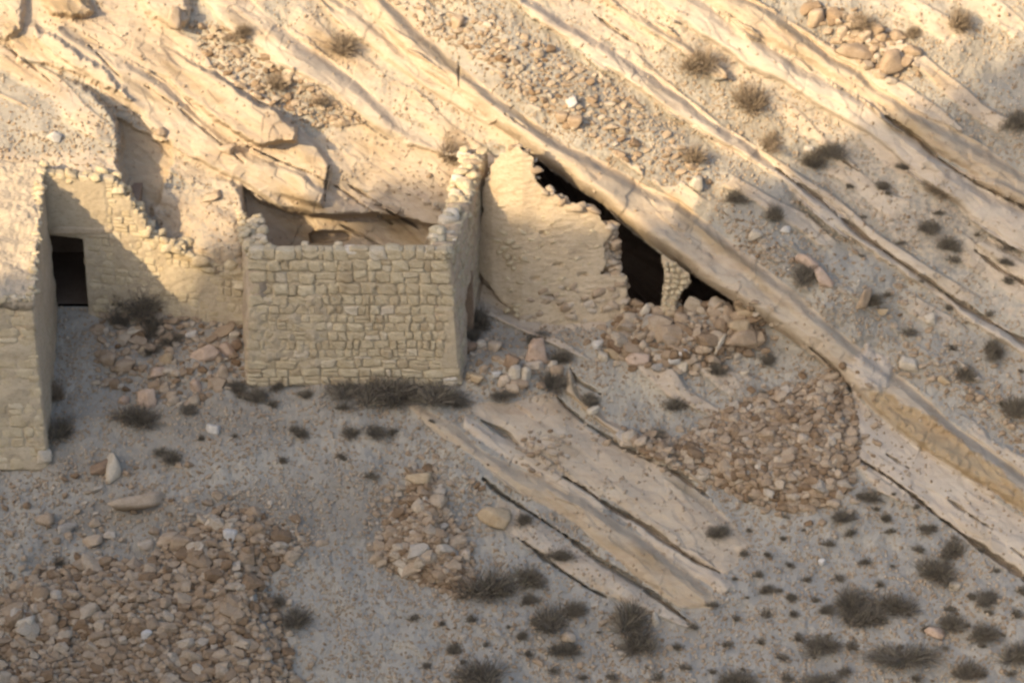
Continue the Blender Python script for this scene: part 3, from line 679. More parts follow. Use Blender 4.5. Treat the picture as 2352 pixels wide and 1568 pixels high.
# --- rough curved wall closing the cave, and the pillar
def sheet_thing(name, label, cat, poly, tfun, mat, thick, step=3.2, wobble=4, disp=.05, seed=3):
    P = np.array(poly, float); ua = np.arange(P[:, 0].min()-8, P[:, 0].max()+8, step); va = np.arange(P[:, 1].min()-8, P[:, 1].max()+8, step)
    uu, vv = np.meshgrid(ua, va[::-1]); x, y = uu/PXM, vv/PXM
    wq = fbm(x*4, y*4, 3, seed)*wobble
    msk = inside(poly, (uu+wq)[:-1, :-1]+step/2, (vv+wq)[:-1, :-1]-step/2)
    t = tfun(uu, vv)+fbm(x*1.0, y*1.0, 3, seed+3)*disp*1.2+fbm(x*2.5, y*14, 4, seed+6, .6)*disp*.75+sum(.16*np.exp(-(((uu-a)/10)**4+((vv-b)/3.5)**4)) for a, b in ((1251,536),(1281,608),(1338,631),(1166,590),(1304,664),(1345,690),(1228,640),(1262,680)))
    pts = W(uu, vv, t); o = thing(name, label, cat, W1(P[:, 0].mean(), P[:, 1].max(), float(tfun(P[:, 0].mean(), P[:, 1].max()))))
    Vv, Ff = solid_sheet(pts, len(ua)-1, len(va)-1, msk, np.array(thick))
    link('wall_body', mesh_np('wall_body', Vv-np.array(o.location), Ff, mat), o); return o
MW = [(1090,610),(1105,520),(1112,430),(1135,370),(1165,340),(1192,340),(1224,360),(1231,414),(1256,440),(1284,450),(1297,469),(1341,470),(1365,486),(1395,518),(1406,540),(1388,560),(1392,600),(1380,632),(1440,634),(1438,700),(1425,740),(1370,765),(1270,762),(1210,735),(1150,690)]
mwt = lambda u, v: np.interp(u, [1080,1130,1200,1300,1400,1440], [2.0,1.45,1.05,.95,.95,1.0])+(v-450)/300*1.0-.0*u
mud = sheet_thing('mud_wall', 'curved mud plastered wall with a ragged broken top, left of the cave', 'wall', MW, mwt, M_MUD, tuple(Dv*1.3), seed=6, disp=.032)
r = np.random.default_rng(91); pts = []; sz = []
edge = [(1165,342),(1193,336),(1224,360),(1231,414),(1256,440),(1284,450),(1297,469),(1341,470),(1365,486),(1395,518),(1406,540)]
E = np.array(edge, float)
for i in range(len(E)-1):
    for k in range(3):
        p = E[i]+(E[i+1]-E[i])*r.random()+r.normal(0, 3.5, 2); pts.append(W1(p[0], p[1]+3, mwt(p[0], p[1])+r.uniform(-.02, .4))); s = r.uniform(.08, .26); sz.append((s*1.5, s, s*.8))
for i in range(75):
    v = r.uniform(515, 632); u = np.interp(v, [515,560,600,632], [1400,1402,1410,1408])+r.uniform(-18, 17)
    pts.append(W1(u, v, mwt(u, v)+.22+r.uniform(-.1, .3))); s = r.uniform(.15, .28); sz.append((s*1.25, s, s*.8))
for i in range(95):
    v = r.uniform(632, 705); u = r.uniform(1385, 1438)
    pts.append(W1(u, v, mwt(u, v)+.12+r.uniform(-.05, .25))); s = r.uniform(.12, .26); sz.append((s*1.3, s, s*.8))
for i in range(45):
    u = r.uniform(1200, 1430); v = r.uniform(655, 745)
    pts.append(W1(u, v, mwt(u, v)+.02)); s = r.uniform(.12, .34); sz.append((s*1.4, s*.6, s*.75))
pf = []; sf = []; r2 = np.random.default_rng(95)
for v0 in range(470, 735, 12):
    u = 1120+r2.uniform(0, 30)
    while u < 1385:
        wd = r2.uniform(14, 34); u += wd
        if inside(MW, np.array([u+10.]), np.array([v0-12.]))[0] and r2.random() < .28:
            pf.append(W1(u-wd/2, v0+r2.normal(0, 1.5), mwt(u, v0)+.10)); sf.append((wd/PXM*.95, .22, 11/PXM))
loosen(mud, 'face_stones', pf, sf, M_WSTONE, 96, (.25, .8))
loosen(mud, 'stone_core', pts, sz, M_RUBBLE, 92, (.35, 1.0))
PI_ = [(1520,584),(1548,602),(1584,628),(1586,650),(1566,668),(1552,700),(1558,735),(1512,735),(1520,690),(1526,640)]
plt_ = lambda u, v: 1.05+(v-600)/300*1.2
pil = sheet_thing('stone_pillar', 'short yellowish stone pillar propping the overhang between two cave mouths', 'pillar', PI_, plt_, M_MUD, tuple(Dv*.5), seed=9, wobble=2)
pts = []; sz = []
for k in range(9):
    for j in range(3):
        v = 606+k*13+r.normal(0, 1.5); u0 = np.interp(v, [600,640,700,735], [1524,1527,1521,1514]); u1 = np.interp(v, [600,640,668,700,735], [1548,1584,1566,1552,1556])
        u = u0+(u1-u0)*(j+.5)/3; pts.append(W1(u, v, plt_(u, v)+.03)); w_ = (u1-u0)/3/PXM; sz.append((w_*1.05, .26, .145))
loosen(pil, 'stones', pts, sz, M_WSTONE, 93, (.3, .7))

# ------------------------------------------------------------------ loose stones
PM = {}
def stone_mesh(i, sub, mat):
    k = (i, sub, mat.name)
    if k not in PM:
        v, f = PROTO[sub][i]; PM[k] = mesh_np('stone', v*.5, f, mat, {'tint': np.full(len(v), .5)}, smooth=sub >= 3)
    return PM[k]
def surf(u, v, off=0.0): return W(np.atleast_1d(np.float64(u)), np.atleast_1d(np.float64(v)), tsample(u, v)-off)[0]
r = np.random.default_rng(123)
n_ind = 0
def boulder(u, v, wpx, hpx, label, mat=None, rot=0.0, name='boulder', cat='boulder', group=None, sub=3):
    global n_ind
    w_, h_ = wpx/PXM*1.12, hpx/PXM*1.12; d_ = (w_+h_)/2*.9
    o = link(name, stone_mesh(int(r.integers(14)), sub, mat or M_BOULD)); o.scale = (w_, d_, h_)
    o.rotation_euler = (r.normal(0, .15)-.2, R(rot)+r.normal(0, .08), r.normal(0, .25))
    o.location = surf(u, v, min(w_, h_, d_)*.34); o['label'] = label; o['category'] = cat
    if group: o['group'] = group
    n_ind += 1; return o
X = M_WHITE; Br = M_BROWN
BOULDERS = [
 (125,315,34,20,'white squared block lying on the earth bank above the left house',X,15),
 (1235,811,50,58,'large pinkish tan slab standing upright right of the central room',None,-12),
 (1231,838,36,20,'tan stone wedged under the upright slab right of the central room',None,0),
 (1175,832,28,32,'leaning brown stone left of the upright pinkish slab',None,15),
 (1184,856,26,32,'pale upright stone in the cluster right of the central room corner',None,-8),
 (1206,864,22,36,'narrow pale stone, rightmost of the cluster by the central room',None,10),
 (1192,884,36,22,'wide tan stone at the foot of the cluster by the central room',None,0),
 (1161,875,22,26,'small tan stone, leftmost of the cluster by the central room',None,20),
 (1138,799,26,32,'rounded tan boulder alone right of the side doorway',None,0),
 (1104,792,26,20,'pale pointed stone close to the side doorway of the room',None,15),
 (1080,801,24,28,'brown square stone touching the side wall by its doorway',None,0),
 (1097,870,27,20,'rounded ochre stone at the front right corner of the room',None,0),
 (1078,862,18,16,'small ochre stone tucked against the front right corner of the room',None,0),
 (1140,860,18,14,'small white pointed stone left of the boulder cluster',X,0),
 (1271,837,24,16,'flat cream stone right of the upright pinkish slab',None,0),
 (1282,852,26,30,'buff stone beside the thin crack right of the boulder cluster',None,15),
 (1361,944,28,18,'pale stone below the small round bush on the grey terrace',None,-10),
 (1470,823,60,28,'long flat pinkish slab lying in front of the cave rubble',None,6),
 (1416,798,42,20,'tilted brown sided block left of the long flat slab',Br,35),
 (1408,812,42,16,'ochre slab edge under the tilted brown block',None,35),
 (1372,793,22,22,'white rounded stone left of the tilted brown block',X,0),
 (1386,819,24,16,'pale oval stone below the white rounded stone',None,10),
 (1430,748,42,20,'orange edged slab leaning left in the cave rubble',None,-50),
 (1481,716,22,32,'pale upright stone directly below the cave mouth',None,10),
 (1489,741,32,24,'grey stone below the upright stone at the cave mouth',None,-30),
 (1548,828,24,22,'white round stone, left of three in front of the rubble',X,0),
 (1562,812,28,18,'white flat stone, topmost of three in front of the rubble',X,0),
 (1570,840,28,24,'cream round stone, lowest of three in front of the rubble',None,0),
 (1512,843,26,16,'grey oval stone right of the long flat slab',None,0),
 (1291,716,40,24,'big rounded block built into the foot of the mud wall',None,0),
 (1335,728,34,16,'bright white stone at the foot of the mud wall',X,0),
 (1641,712,16,48,'thin slab leaning steeply in the small cave mouth',None,32),
 (1673,719,30,32,'squarish block right of the thin leaning slab',None,0),
 (1718,719,42,28,'yellowish block under the overhang, top right of the rubble',None,8),
 (1704,747,48,28,'wide yellowish block stacked below the overhang block',None,4),
 (1708,776,72,34,'largest flat block at the right end of the cave rubble',None,4),
 (1564,733,26,26,'tan stone at the foot of the pillar',None,0),
 (1539,722,26,24,'orange stone touching the base of the pillar',None,15),
 (1650,790,14,42,'thin pale slab standing on edge in the cave rubble',None,35),
 (1736,540,24,22,'cream stone at the head of the pebbles above the overhang',None,20),
 (1711,857,18,14,'small cream stone on the grey terrace below the rubble',None,0),
 (2091,839,40,26,'cream boulder on the slope right of the great overhang bed',None,30),
 (2168,874,26,16,'yellowish stone downhill from the cream boulder',None,40),
 (2137,737,18,22,'round pale stone alone on the right scree',None,0),
 (2028,716,22,18,'round ochre stone below the propped slab on the right scree',None,0),
 (1985,690,22,54,'upright propped slab casting shade on the right scree',None,15),
 (1890,640,30,44,'broad pinkish slab leaning beside a bush above the overhang',None,-35),
 (1860,605,54,22,'long pinkish slab lying uphill of the leaning slab',None,38),
 (274,684,28,22,'tan block left of the big dark bush by the doorway',None,0),
 (443,767,26,16,'bright white stone on the slope left of the central room',X,-8),
 (330,804,22,16,'yellow flat stone below the big dark bush',None,0),
 (311,762,30,16,'pale flat stone right under the big dark bush',None,5),
 (385,825,28,26,'orange brown stone in the middle of the left rubble',None,10),
 (253,828,32,32,'leftmost large tan stone of the left rubble',None,-20),
 (288,839,40,22,'broad stone beside the leftmost large stone',None,0),
 (362,856,38,22,'broad pinkish stone at the lower side of the left rubble',None,0),
 (473,812,56,34,'big slanting pinkish slab in the left rubble',None,-35),
 (520,804,28,28,'grey pink stone right of the slanting slab',None,-20),
 (538,770,22,18,'pale round stone against the left corner of the central room',None,0),
 (544,791,28,20,'dark brown stone under the pale stone at the room corner',Br,0),
 (512,857,28,30,'triangular tan stone below the room corner',None,0),
 (450,888,22,28,'pinkish tooth shaped stone at the foot of the left rubble',None,-15),
 (338,914,38,36,'rounded pinkish boulder at the foot of the left rubble',None,10),
 (285,920,24,18,'small pinkish stone left of the rounded pinkish boulder',None,20),
 (490,985,34,18,'cream oval stone alone on the bare ground',X,0),
 (228,1080,32,20,'brown flat stone left of the standing cream stone',None,-20),
 (260,1075,28,54,'standing cream stone on the slope below the left house',None,12),
 (102,1050,34,34,'pale cornerstone fallen at the foot of the left house',None,0),
 (327,1150,112,32,'very long flat beam shaped slab on the lower left slope',None,-4),
 (102,1193,38,20,'tan oval stone on the lower left slope by the picture edge',None,-15),
 (155,1212,38,16,'grey flat stone right of the tan oval stone',None,0),
 (214,1242,44,22,'rounded tan stone above the big lower left heap',None,-15),
 (253,1228,30,14,'small tan stone touching the rounded tan stone',None,0),
 (387,1235,46,18,'long tan stone at the upper edge of the lower left heap',None,-8),
 (334,1249,38,20,'oval tan stone left of the long tan stone',None,8),
 (531,1228,30,28,'white block at the tip of the lower left heap',X,20),
 (584,1177,16,16,'small white block above the tip of the lower left heap',X,0),
 (337,1456,20,18,'white stone in the middle of the lower left heap',X,0),
 (60,1430,44,30,'pale wide stone at the left side of the lower left heap',None,-10),
 (967,1098,56,26,'orange flat stone crowning the middle heap',None,-6),
 (1142,1189,62,36,'big ochre block between the middle heap and the tilted beds',None,25),
 (932,1309,26,26,'round pale stone low in the middle heap',None,0),
 (1070,1275,24,22,'round tan stone at the right edge of the middle heap',None,0),
 (1306,1464,30,18,'tan stone between two bushes at the bottom',None,15),
 (1505,1425,14,26,'thin pale stone right of the large bottom bush',None,-20),
 (2151,1453,38,18,'pink pointed stone among the lower right bushes',None,30),
 (2193,1347,22,20,'pale round stone right below a lower right bush',None,0),
 (1887,1291,14,16,'small white stone on the empty lower right scree',X,0),
 (2049,143,58,50,'largest sunlit boulder at the upper right, throwing shade',None,-10),
 (1975,118,86,28,'long sunlit boulder left of the largest upper right boulder',None,14),
 (1933,77,26,32,'small sunlit boulder above the long upper right boulder',None,0),
 (1985,84,30,26,'squat sunlit boulder between bush and long boulder',None,0),
 (1877,42,28,40,'tall sunlit stone near the top edge, upper right',None,10),
 (1599,422,32,26,'pale boulder where the sunlight ends above the overhang',None,0),
 (1859,341,22,10,'small white flat stone by a bush at the shade line',X,10),
 (1806,527,22,14,'bright small stone on the shaded scree above the overhang',X,10),
 (1052,55,26,38,'rounded upright stone near the top beside the overhang bed',None,0),
 (1314,241,18,20,'white cubic stone on the sunlit scree above the overhang',X,0),
 (1322,281,30,30,'banded round boulder resting above the overhang bed',None,0),
 (1291,271,24,26,'smaller round boulder left of the banded one',None,0),
 (373,303,26,18,'rounded stone stuck in the shaded hollow of the cliff',None,20),
 (485,453,44,14,'thin fallen slab between the cliff and the doorway wall',None,-28),
 (401,42,30,44,'rounded rock knob near the top left edge',None,0),
 (520,345,24,18,'small block at the foot of the layered cliff',None,0),
]
M_OCHRE = stone_material('ochre_limestone', True, [(0, (.44, .34, .22)), (1, (.50, .40, .27))])
M_GREY = stone_material('grey_limestone', True, [(0, (.36, .335, .295)), (1, (.42, .39, .345))])
M_PINK = stone_material('pink_limestone', True, [(0, (.50, .38, .29)), (1, (.55, .43, .335))])
M_CREAM = stone_material('cream_limestone', True, [(0, (.53, .47, .37)), (1, (.58, .52, .42))])
for b in BOULDERS:
    L_ = b[4].split(' in ')[0]; L_ = ' '.join(b[4].split()[:4]); m_ = b[5]
    if m_ is None:
        for kw, mm in (('orange', M_OCHRE), ('ochre', M_OCHRE), ('yellow', M_OCHRE), ('brown', M_BROWN), ('pink', M_PINK), ('grey', M_GREY), ('pale', M_CREAM), ('cream', M_CREAM), ('white', M_WHITE)):
            if kw in L_: m_ = mm; break
    boulder(*b[:5], mat=m_, rot=b[6])

# heaps: the largest stones stand alone, the rest is one rubble object
def poisson(poly, rad, seed, holes=(), tries=14000, exclude=None):
    r = np.random.default_rng(seed); P = np.array(poly, float); lo, hi = P.min(0), P.max(0)
    cand = r.uniform(lo, hi, (tries, 2)); cand = cand[inside(poly, cand[:, 0], cand[:, 1])]
    for h in holes: cand = cand[~inside(h, cand[:, 0], cand[:, 1])]
    g = {}; out = []; cs_ = rad
    for p in cand:
        k = (int(p[0]//cs_), int(p[1]//cs_)); ok = True
        for a in (-1, 0, 1):
            for b in (-1, 0, 1):
                for q in g.get((k[0]+a, k[1]+b), ()):
                    if (p[0]-q[0])**2+(p[1]-q[1])**2 < rad*rad: ok = False
        if ok: g.setdefault(k, []).append(p); out.append(p)
    return np.array(out)
BARE = [(60,1385),(150,1375),(290,1430),(270,1475),(160,1490),(70,1440)]
heaps = [(PILE_R, 11, (13, 22), 'the collapsed terrace heap', 'stones of the collapsed terrace heap', 72, ()),
         (PILE_L, 12, (13, 26), 'the lower left heap', 'stones of the lower left heap', 84, ()),
         (PILE_M, 11, (12, 24), 'the narrow middle heap', 'stones of the bottom middle heap', 22, ()),
         (PILE_C, 13, (10, 28), 'the cave mouth rubble', 'stones of the cave rubble', 22, ())]
RW = ['largest', 'second largest', 'third largest', 'fourth largest']
def cell_label(o, u, v, bx, rank, lab, grp, words=RW, noun='stone'):
    fx = (u-bx[0])/(bx[1]-bx[0]); fy = (v-bx[2])/(bx[3]-bx[2]); i = min(int(fx*4), 3); j = min(int(fy*3), 2)
    where = ['top', 'middle', 'bottom'][j]+' row, '+['far left', 'left of centre', 'right of centre', 'far right'][i]
    k = rank.get((i, j), 0); rank[(i, j)] = k+1
    o['label'] = (words[k] if k < len(words) else 'one of the smaller')+(' ' if k < len(words) else ' ')+(noun if k < len(words) else noun+'s')+' of '+lab+', '+where
    o['group'] = grp
rub = Batch(); rr = np.random.default_rng(55)
def add_rub(p, size, tint, sub=2):
    v, f = PROTO[sub][rr.integers(14)]; e = np.array(Euler(rr.uniform(-.6, .6, 3)).to_matrix())
    rub.add((v*np.array(size)*.5)@e.T+p, f, tint)
for hi_, (poly, rad, (a, b), lab, grp, nbig, hl) in enumerate(heaps):
    pts = poisson(poly, rad, 200+hi_, hl); s = rr.gamma(3.0, 1.0, len(pts)); s = a*.8+(b*1.15-a*.8)*np.clip((s/7)**1.4, 0, 1.2)
    vis = (pts[:, 0] > 5) & (pts[:, 0] < 2347) & (pts[:, 1] > 5) & (pts[:, 1] < 1560)
    order = np.argsort(-s*vis); rank = {}; bx = [max(pts[:, 0].min(), 0), min(pts[:, 0].max(), 2352), max(pts[:, 1].min(), 0), min(pts[:, 1].max(), 1568)]
    for k, i in enumerate(order):
        u, v = pts[i]; m_ = s[i]/PXM*1.18; dims = m_*np.array([rr.uniform(.95, 1.45), 1.0, rr.uniform(.6, .95)])
        if k < nbig:
            o = link('rubble_stone', stone_mesh(int(rr.integers(14)), 2, M_STONE if rr.random() < .985 else M_BOULD)); o.scale = dims
            o.rotation_euler = rr.uniform(-.6, .6, 3); o.location = surf(u, v, m_*.28); o['category'] = 'stone'; n_ind += 1; cell_label(o, u, v, bx, rank, lab, grp)
        else: add_rub(surf(u, v, m_*rr.uniform(.1, .4)), dims, np.clip(rr.normal(.36, .24), 0, 1))
    cc = np.mean(poly, 0); ring = [tuple(cc+(np.array(p)-cc)*1.22) for p in poly]
    for u, v in poisson(ring, rad*2.4, 340+hi_, [poly]): m_ = rr.uniform(6, b*.8)/PXM; add_rub(surf(u, v, m_*.2), m_*np.array([1.3, 1, .8]), np.clip(rr.normal(.45, .25), 0, 1))
    pts = poisson(poly, rad*.75, 300+hi_, hl)        # smaller filling stones
    for u, v in pts: m_ = rr.uniform(6, 12)/PXM; add_rub(surf(u, v, m_*.3), m_*np.array([1.3, 1, .9]), np.clip(rr.normal(.33, .25), 0, 1), 2)
# medium stones strewn over the screes
strew = [([(440,60),(520,60),(640,150),(760,230),(840,275),(720,290),(640,250),(540,190),(460,120)], 10, (6,26)), ([(1000,60),(1120,40),(1400,180),(1560,330),(1640,420),(1500,400),(1340,310),(1150,190)], 11, (6,25)),
 ([(860,-20),(1080,-20),(1160,60),(1040,110),(960,50)], 14, (6,16)), ([(1560,60),(1800,220),(1900,330),(1700,320),(1500,150)], 20, (5,12)),
 ([(1640,480),(1750,520),(1830,600),(1800,640),(1700,570)], 9, (6,14)), ([(1800,560),(2000,720),(2200,880),(2352,1010),(2352,860),(2100,680),(1900,520)], 20, (6,16)),
 ([(2050,850),(2180,900),(2352,1040),(2352,960),(2200,850),(2080,790)], 12, (7,18)), ([(230,700),(400,690),(560,740),(560,880),(420,930),(220,880)], 12, (7,34)),
 ([(1070,770),(1230,780),(1300,860),(1230,900),(1080,895)], 13, (6,24)), ([(1240,745),(1380,760),(1400,800),(1340,800),(1250,780)], 8, (4,9)),
 ([(700,1000),(950,960),(1060,1080),(900,1200),(720,1150)], 17, (4,10)), ([(0,1120),(400,1050),(600,1150),(400,1280),(0,1330)], 20, (6,20)),
 ([(860,1120),(1000,1060),(1110,1110),(1150,1210),(1080,1240),(880,1300),(840,1250)], 11, (6,17)), ([(1700,1390),(2352,1290),(2352,1568),(1500,1568)], 22, (5,14)),
 ([(1000,1400),(1500,1420),(1600,1568),(1000,1568)], 20, (6,16)), ([(1220,980),(1310,1000),(1300,1080),(1230,1090),(1180,1040)], 14, (8,18)),
 ([(560,1180),(720,1230),(700,1280),(620,1290)], 9, (7,18)), ([(0,230),(260,260),(270,380),(0,380)], 16, (4,10)), ([(560,860),(900,900),(900,980),(500,960)], 22, (4,12)),
 ([(1860,10),(1960,20),(2100,110),(2110,180),(2040,190),(1930,110)], 13, (8,38)), ([(600,1300),(1000,1340),(1100,1568),(700,1568)], 26, (4,9)),
 ([(1330,830),(1560,850),(1900,860),(1640,940),(1500,990),(1400,980)], 24, (4,9)), ([(820,380),(1060,400),(1060,470),(860,440)], 20, (4,12))]
for i, (poly, rad, (a, b)) in enumerate(strew):
    pts = poisson(poly, rad*1.15, 400+i)
    for u, v in pts:
        m_ = (a+(b-a)*rr.beta(.9, 3.6))/PXM*1.2; add_rub(surf(u, v, m_*.25), m_*np.array([rr.uniform(1, 1.5), 1, rr.uniform(.6, .95)]), np.clip(rr.normal(.5, .25), 0, 1), 2 if m_ > .13 else 1)
o = link('rubble', rub.mesh('rubble', M_RUBBLE, False), kind='stuff'); o['label'] = 'smaller broken limestone rubble strewn over the slope'; o['category'] = 'rubble'
# gravel
gv, gf = ICO[1]; N = 42000; gu = rr.uniform(-60, 2412, N*2); gvv = rr.uniform(-60, 1628, N*2)
rs = blur(rock, 4); ii = np.clip(np.searchsorted(Ua, gu), 0, len(Ua)-1); jj = np.clip(np.searchsorted(Va, gvv), 0, len(Va)-1)
den = (1-np.clip(rs[jj, ii], 0, .93))*(.35+.9*np.clip(fbm(gu/PXM*.8, gvv/PXM*.8, 3, 8)+.45, 0, 1))
keep = (rr.random(len(gu)) < den) & ~inside(CAVE1, gu, gvv) & ~inside(CAVE2, gu, gvv) & ~inside(DOOR, gu, gvv); gu, gvv = gu[keep][:N], gvv[keep][:N]; N = len(gu)
sz = .022+.055*rr.beta(1.1, 5, N); c = W(gu, gvv, tsample(gu, gvv)-sz*.3)
Vg = gv[None]*sz[:, None, None]*rr.uniform(.6, 1.3, (N, 1, 3))*(1+rr.normal(0, .13, (N, len(gv), 1)))+c[:, None]
Fg = gf[None]+(np.arange(N)*len(gv))[:, None, None]
o = link('gravel', mesh_np('gravel', Vg.reshape(-1, 3), Fg.reshape(-1, 3), M_RUBBLE, {'tint': np.repeat(np.clip(rr.normal(.62, .2, N), 0, 1), len(gv))}), kind='stuff')
o['label'] = 'fine pale gravel scattered over the slope'; o['category'] = 'gravel'

# ------------------------------------------------------------------ dry shrubs
def shrub_mesh(seed, mat, n=1700, up=.75, wid=.009):
    r = np.random.default_rng(seed); V_ = []; F_ = []; T_ = []
    lob = r.normal(0, .42, (5, 3))*np.array([1, 1, .25])
    for i in range(n):
        c = lob[r.integers(5)]; d = r.normal(size=3); d[2] = abs(d[2])*up+.05; d /= np.linalg.norm(d)
        L = r.uniform(.25, .72); st = c*r.uniform(0, 1)+np.array([0, 0, -.05])+d*r.uniform(0, .35)
        if i % 3 == 0: d = d+r.normal(0, .7, 3); d /= np.linalg.norm(d); L *= .6
        sd = np.cross(d, r.normal(size=3)); sd /= np.linalg.norm(sd); w_ = wid*r.uniform(.7, 1.6)
        k = len(V_); mid = st+d*L*.55+r.normal(0, .04, 3); end = st+d*L+r.normal(0, .07, 3)
        V_ += [st-sd*w_, st+sd*w_, mid-sd*w_*.8, mid+sd*w_*.8, end-sd*w_*.2, end+sd*w_*.2]
        F_ += [(k, k+1, k+3, k+2), (k+2, k+3, k+5, k+4)]; T_ += [r.random()]*6
    return mesh_np('shrub', np.array(V_), F_, mat, {'tint': T_}, smooth=False)
SH = [shrub_mesh(500+i, M_TWIG) for i in range(5)]; SL = [shrub_mesh(520+i, M_TWIG2, 1200, 1.1) for i in range(3)]
ST = [shrub_mesh(540+i, M_TWIG, 260, .9, .03) for i in range(4)]
rs_ = np.random.default_rng(66)
def shrub(u, v, ru, rv, label, kind='d', group=None, name='shrub', cat='shrub'):
    L = {'d': SH, 'l': SL, 't': ST}[kind]; o = link(name, L[int(rs_.integers(len(L)))])
    a, b = ru/PXM*1.3, rv/PXM*1.55; o.scale = (a, (a+b)/2, b); o.rotation_euler = (rs_.normal(0, .1), rs_.normal(0, .1), rs_.uniform(0, 6.28))
    if abs(a-b) > .25: o.rotation_euler[2] = rs_.choice([0, math.pi])
    o.location = surf(u, v+rv*.25, .03); o['label'] = label; o['category'] = cat
    if group: o['group'] = group
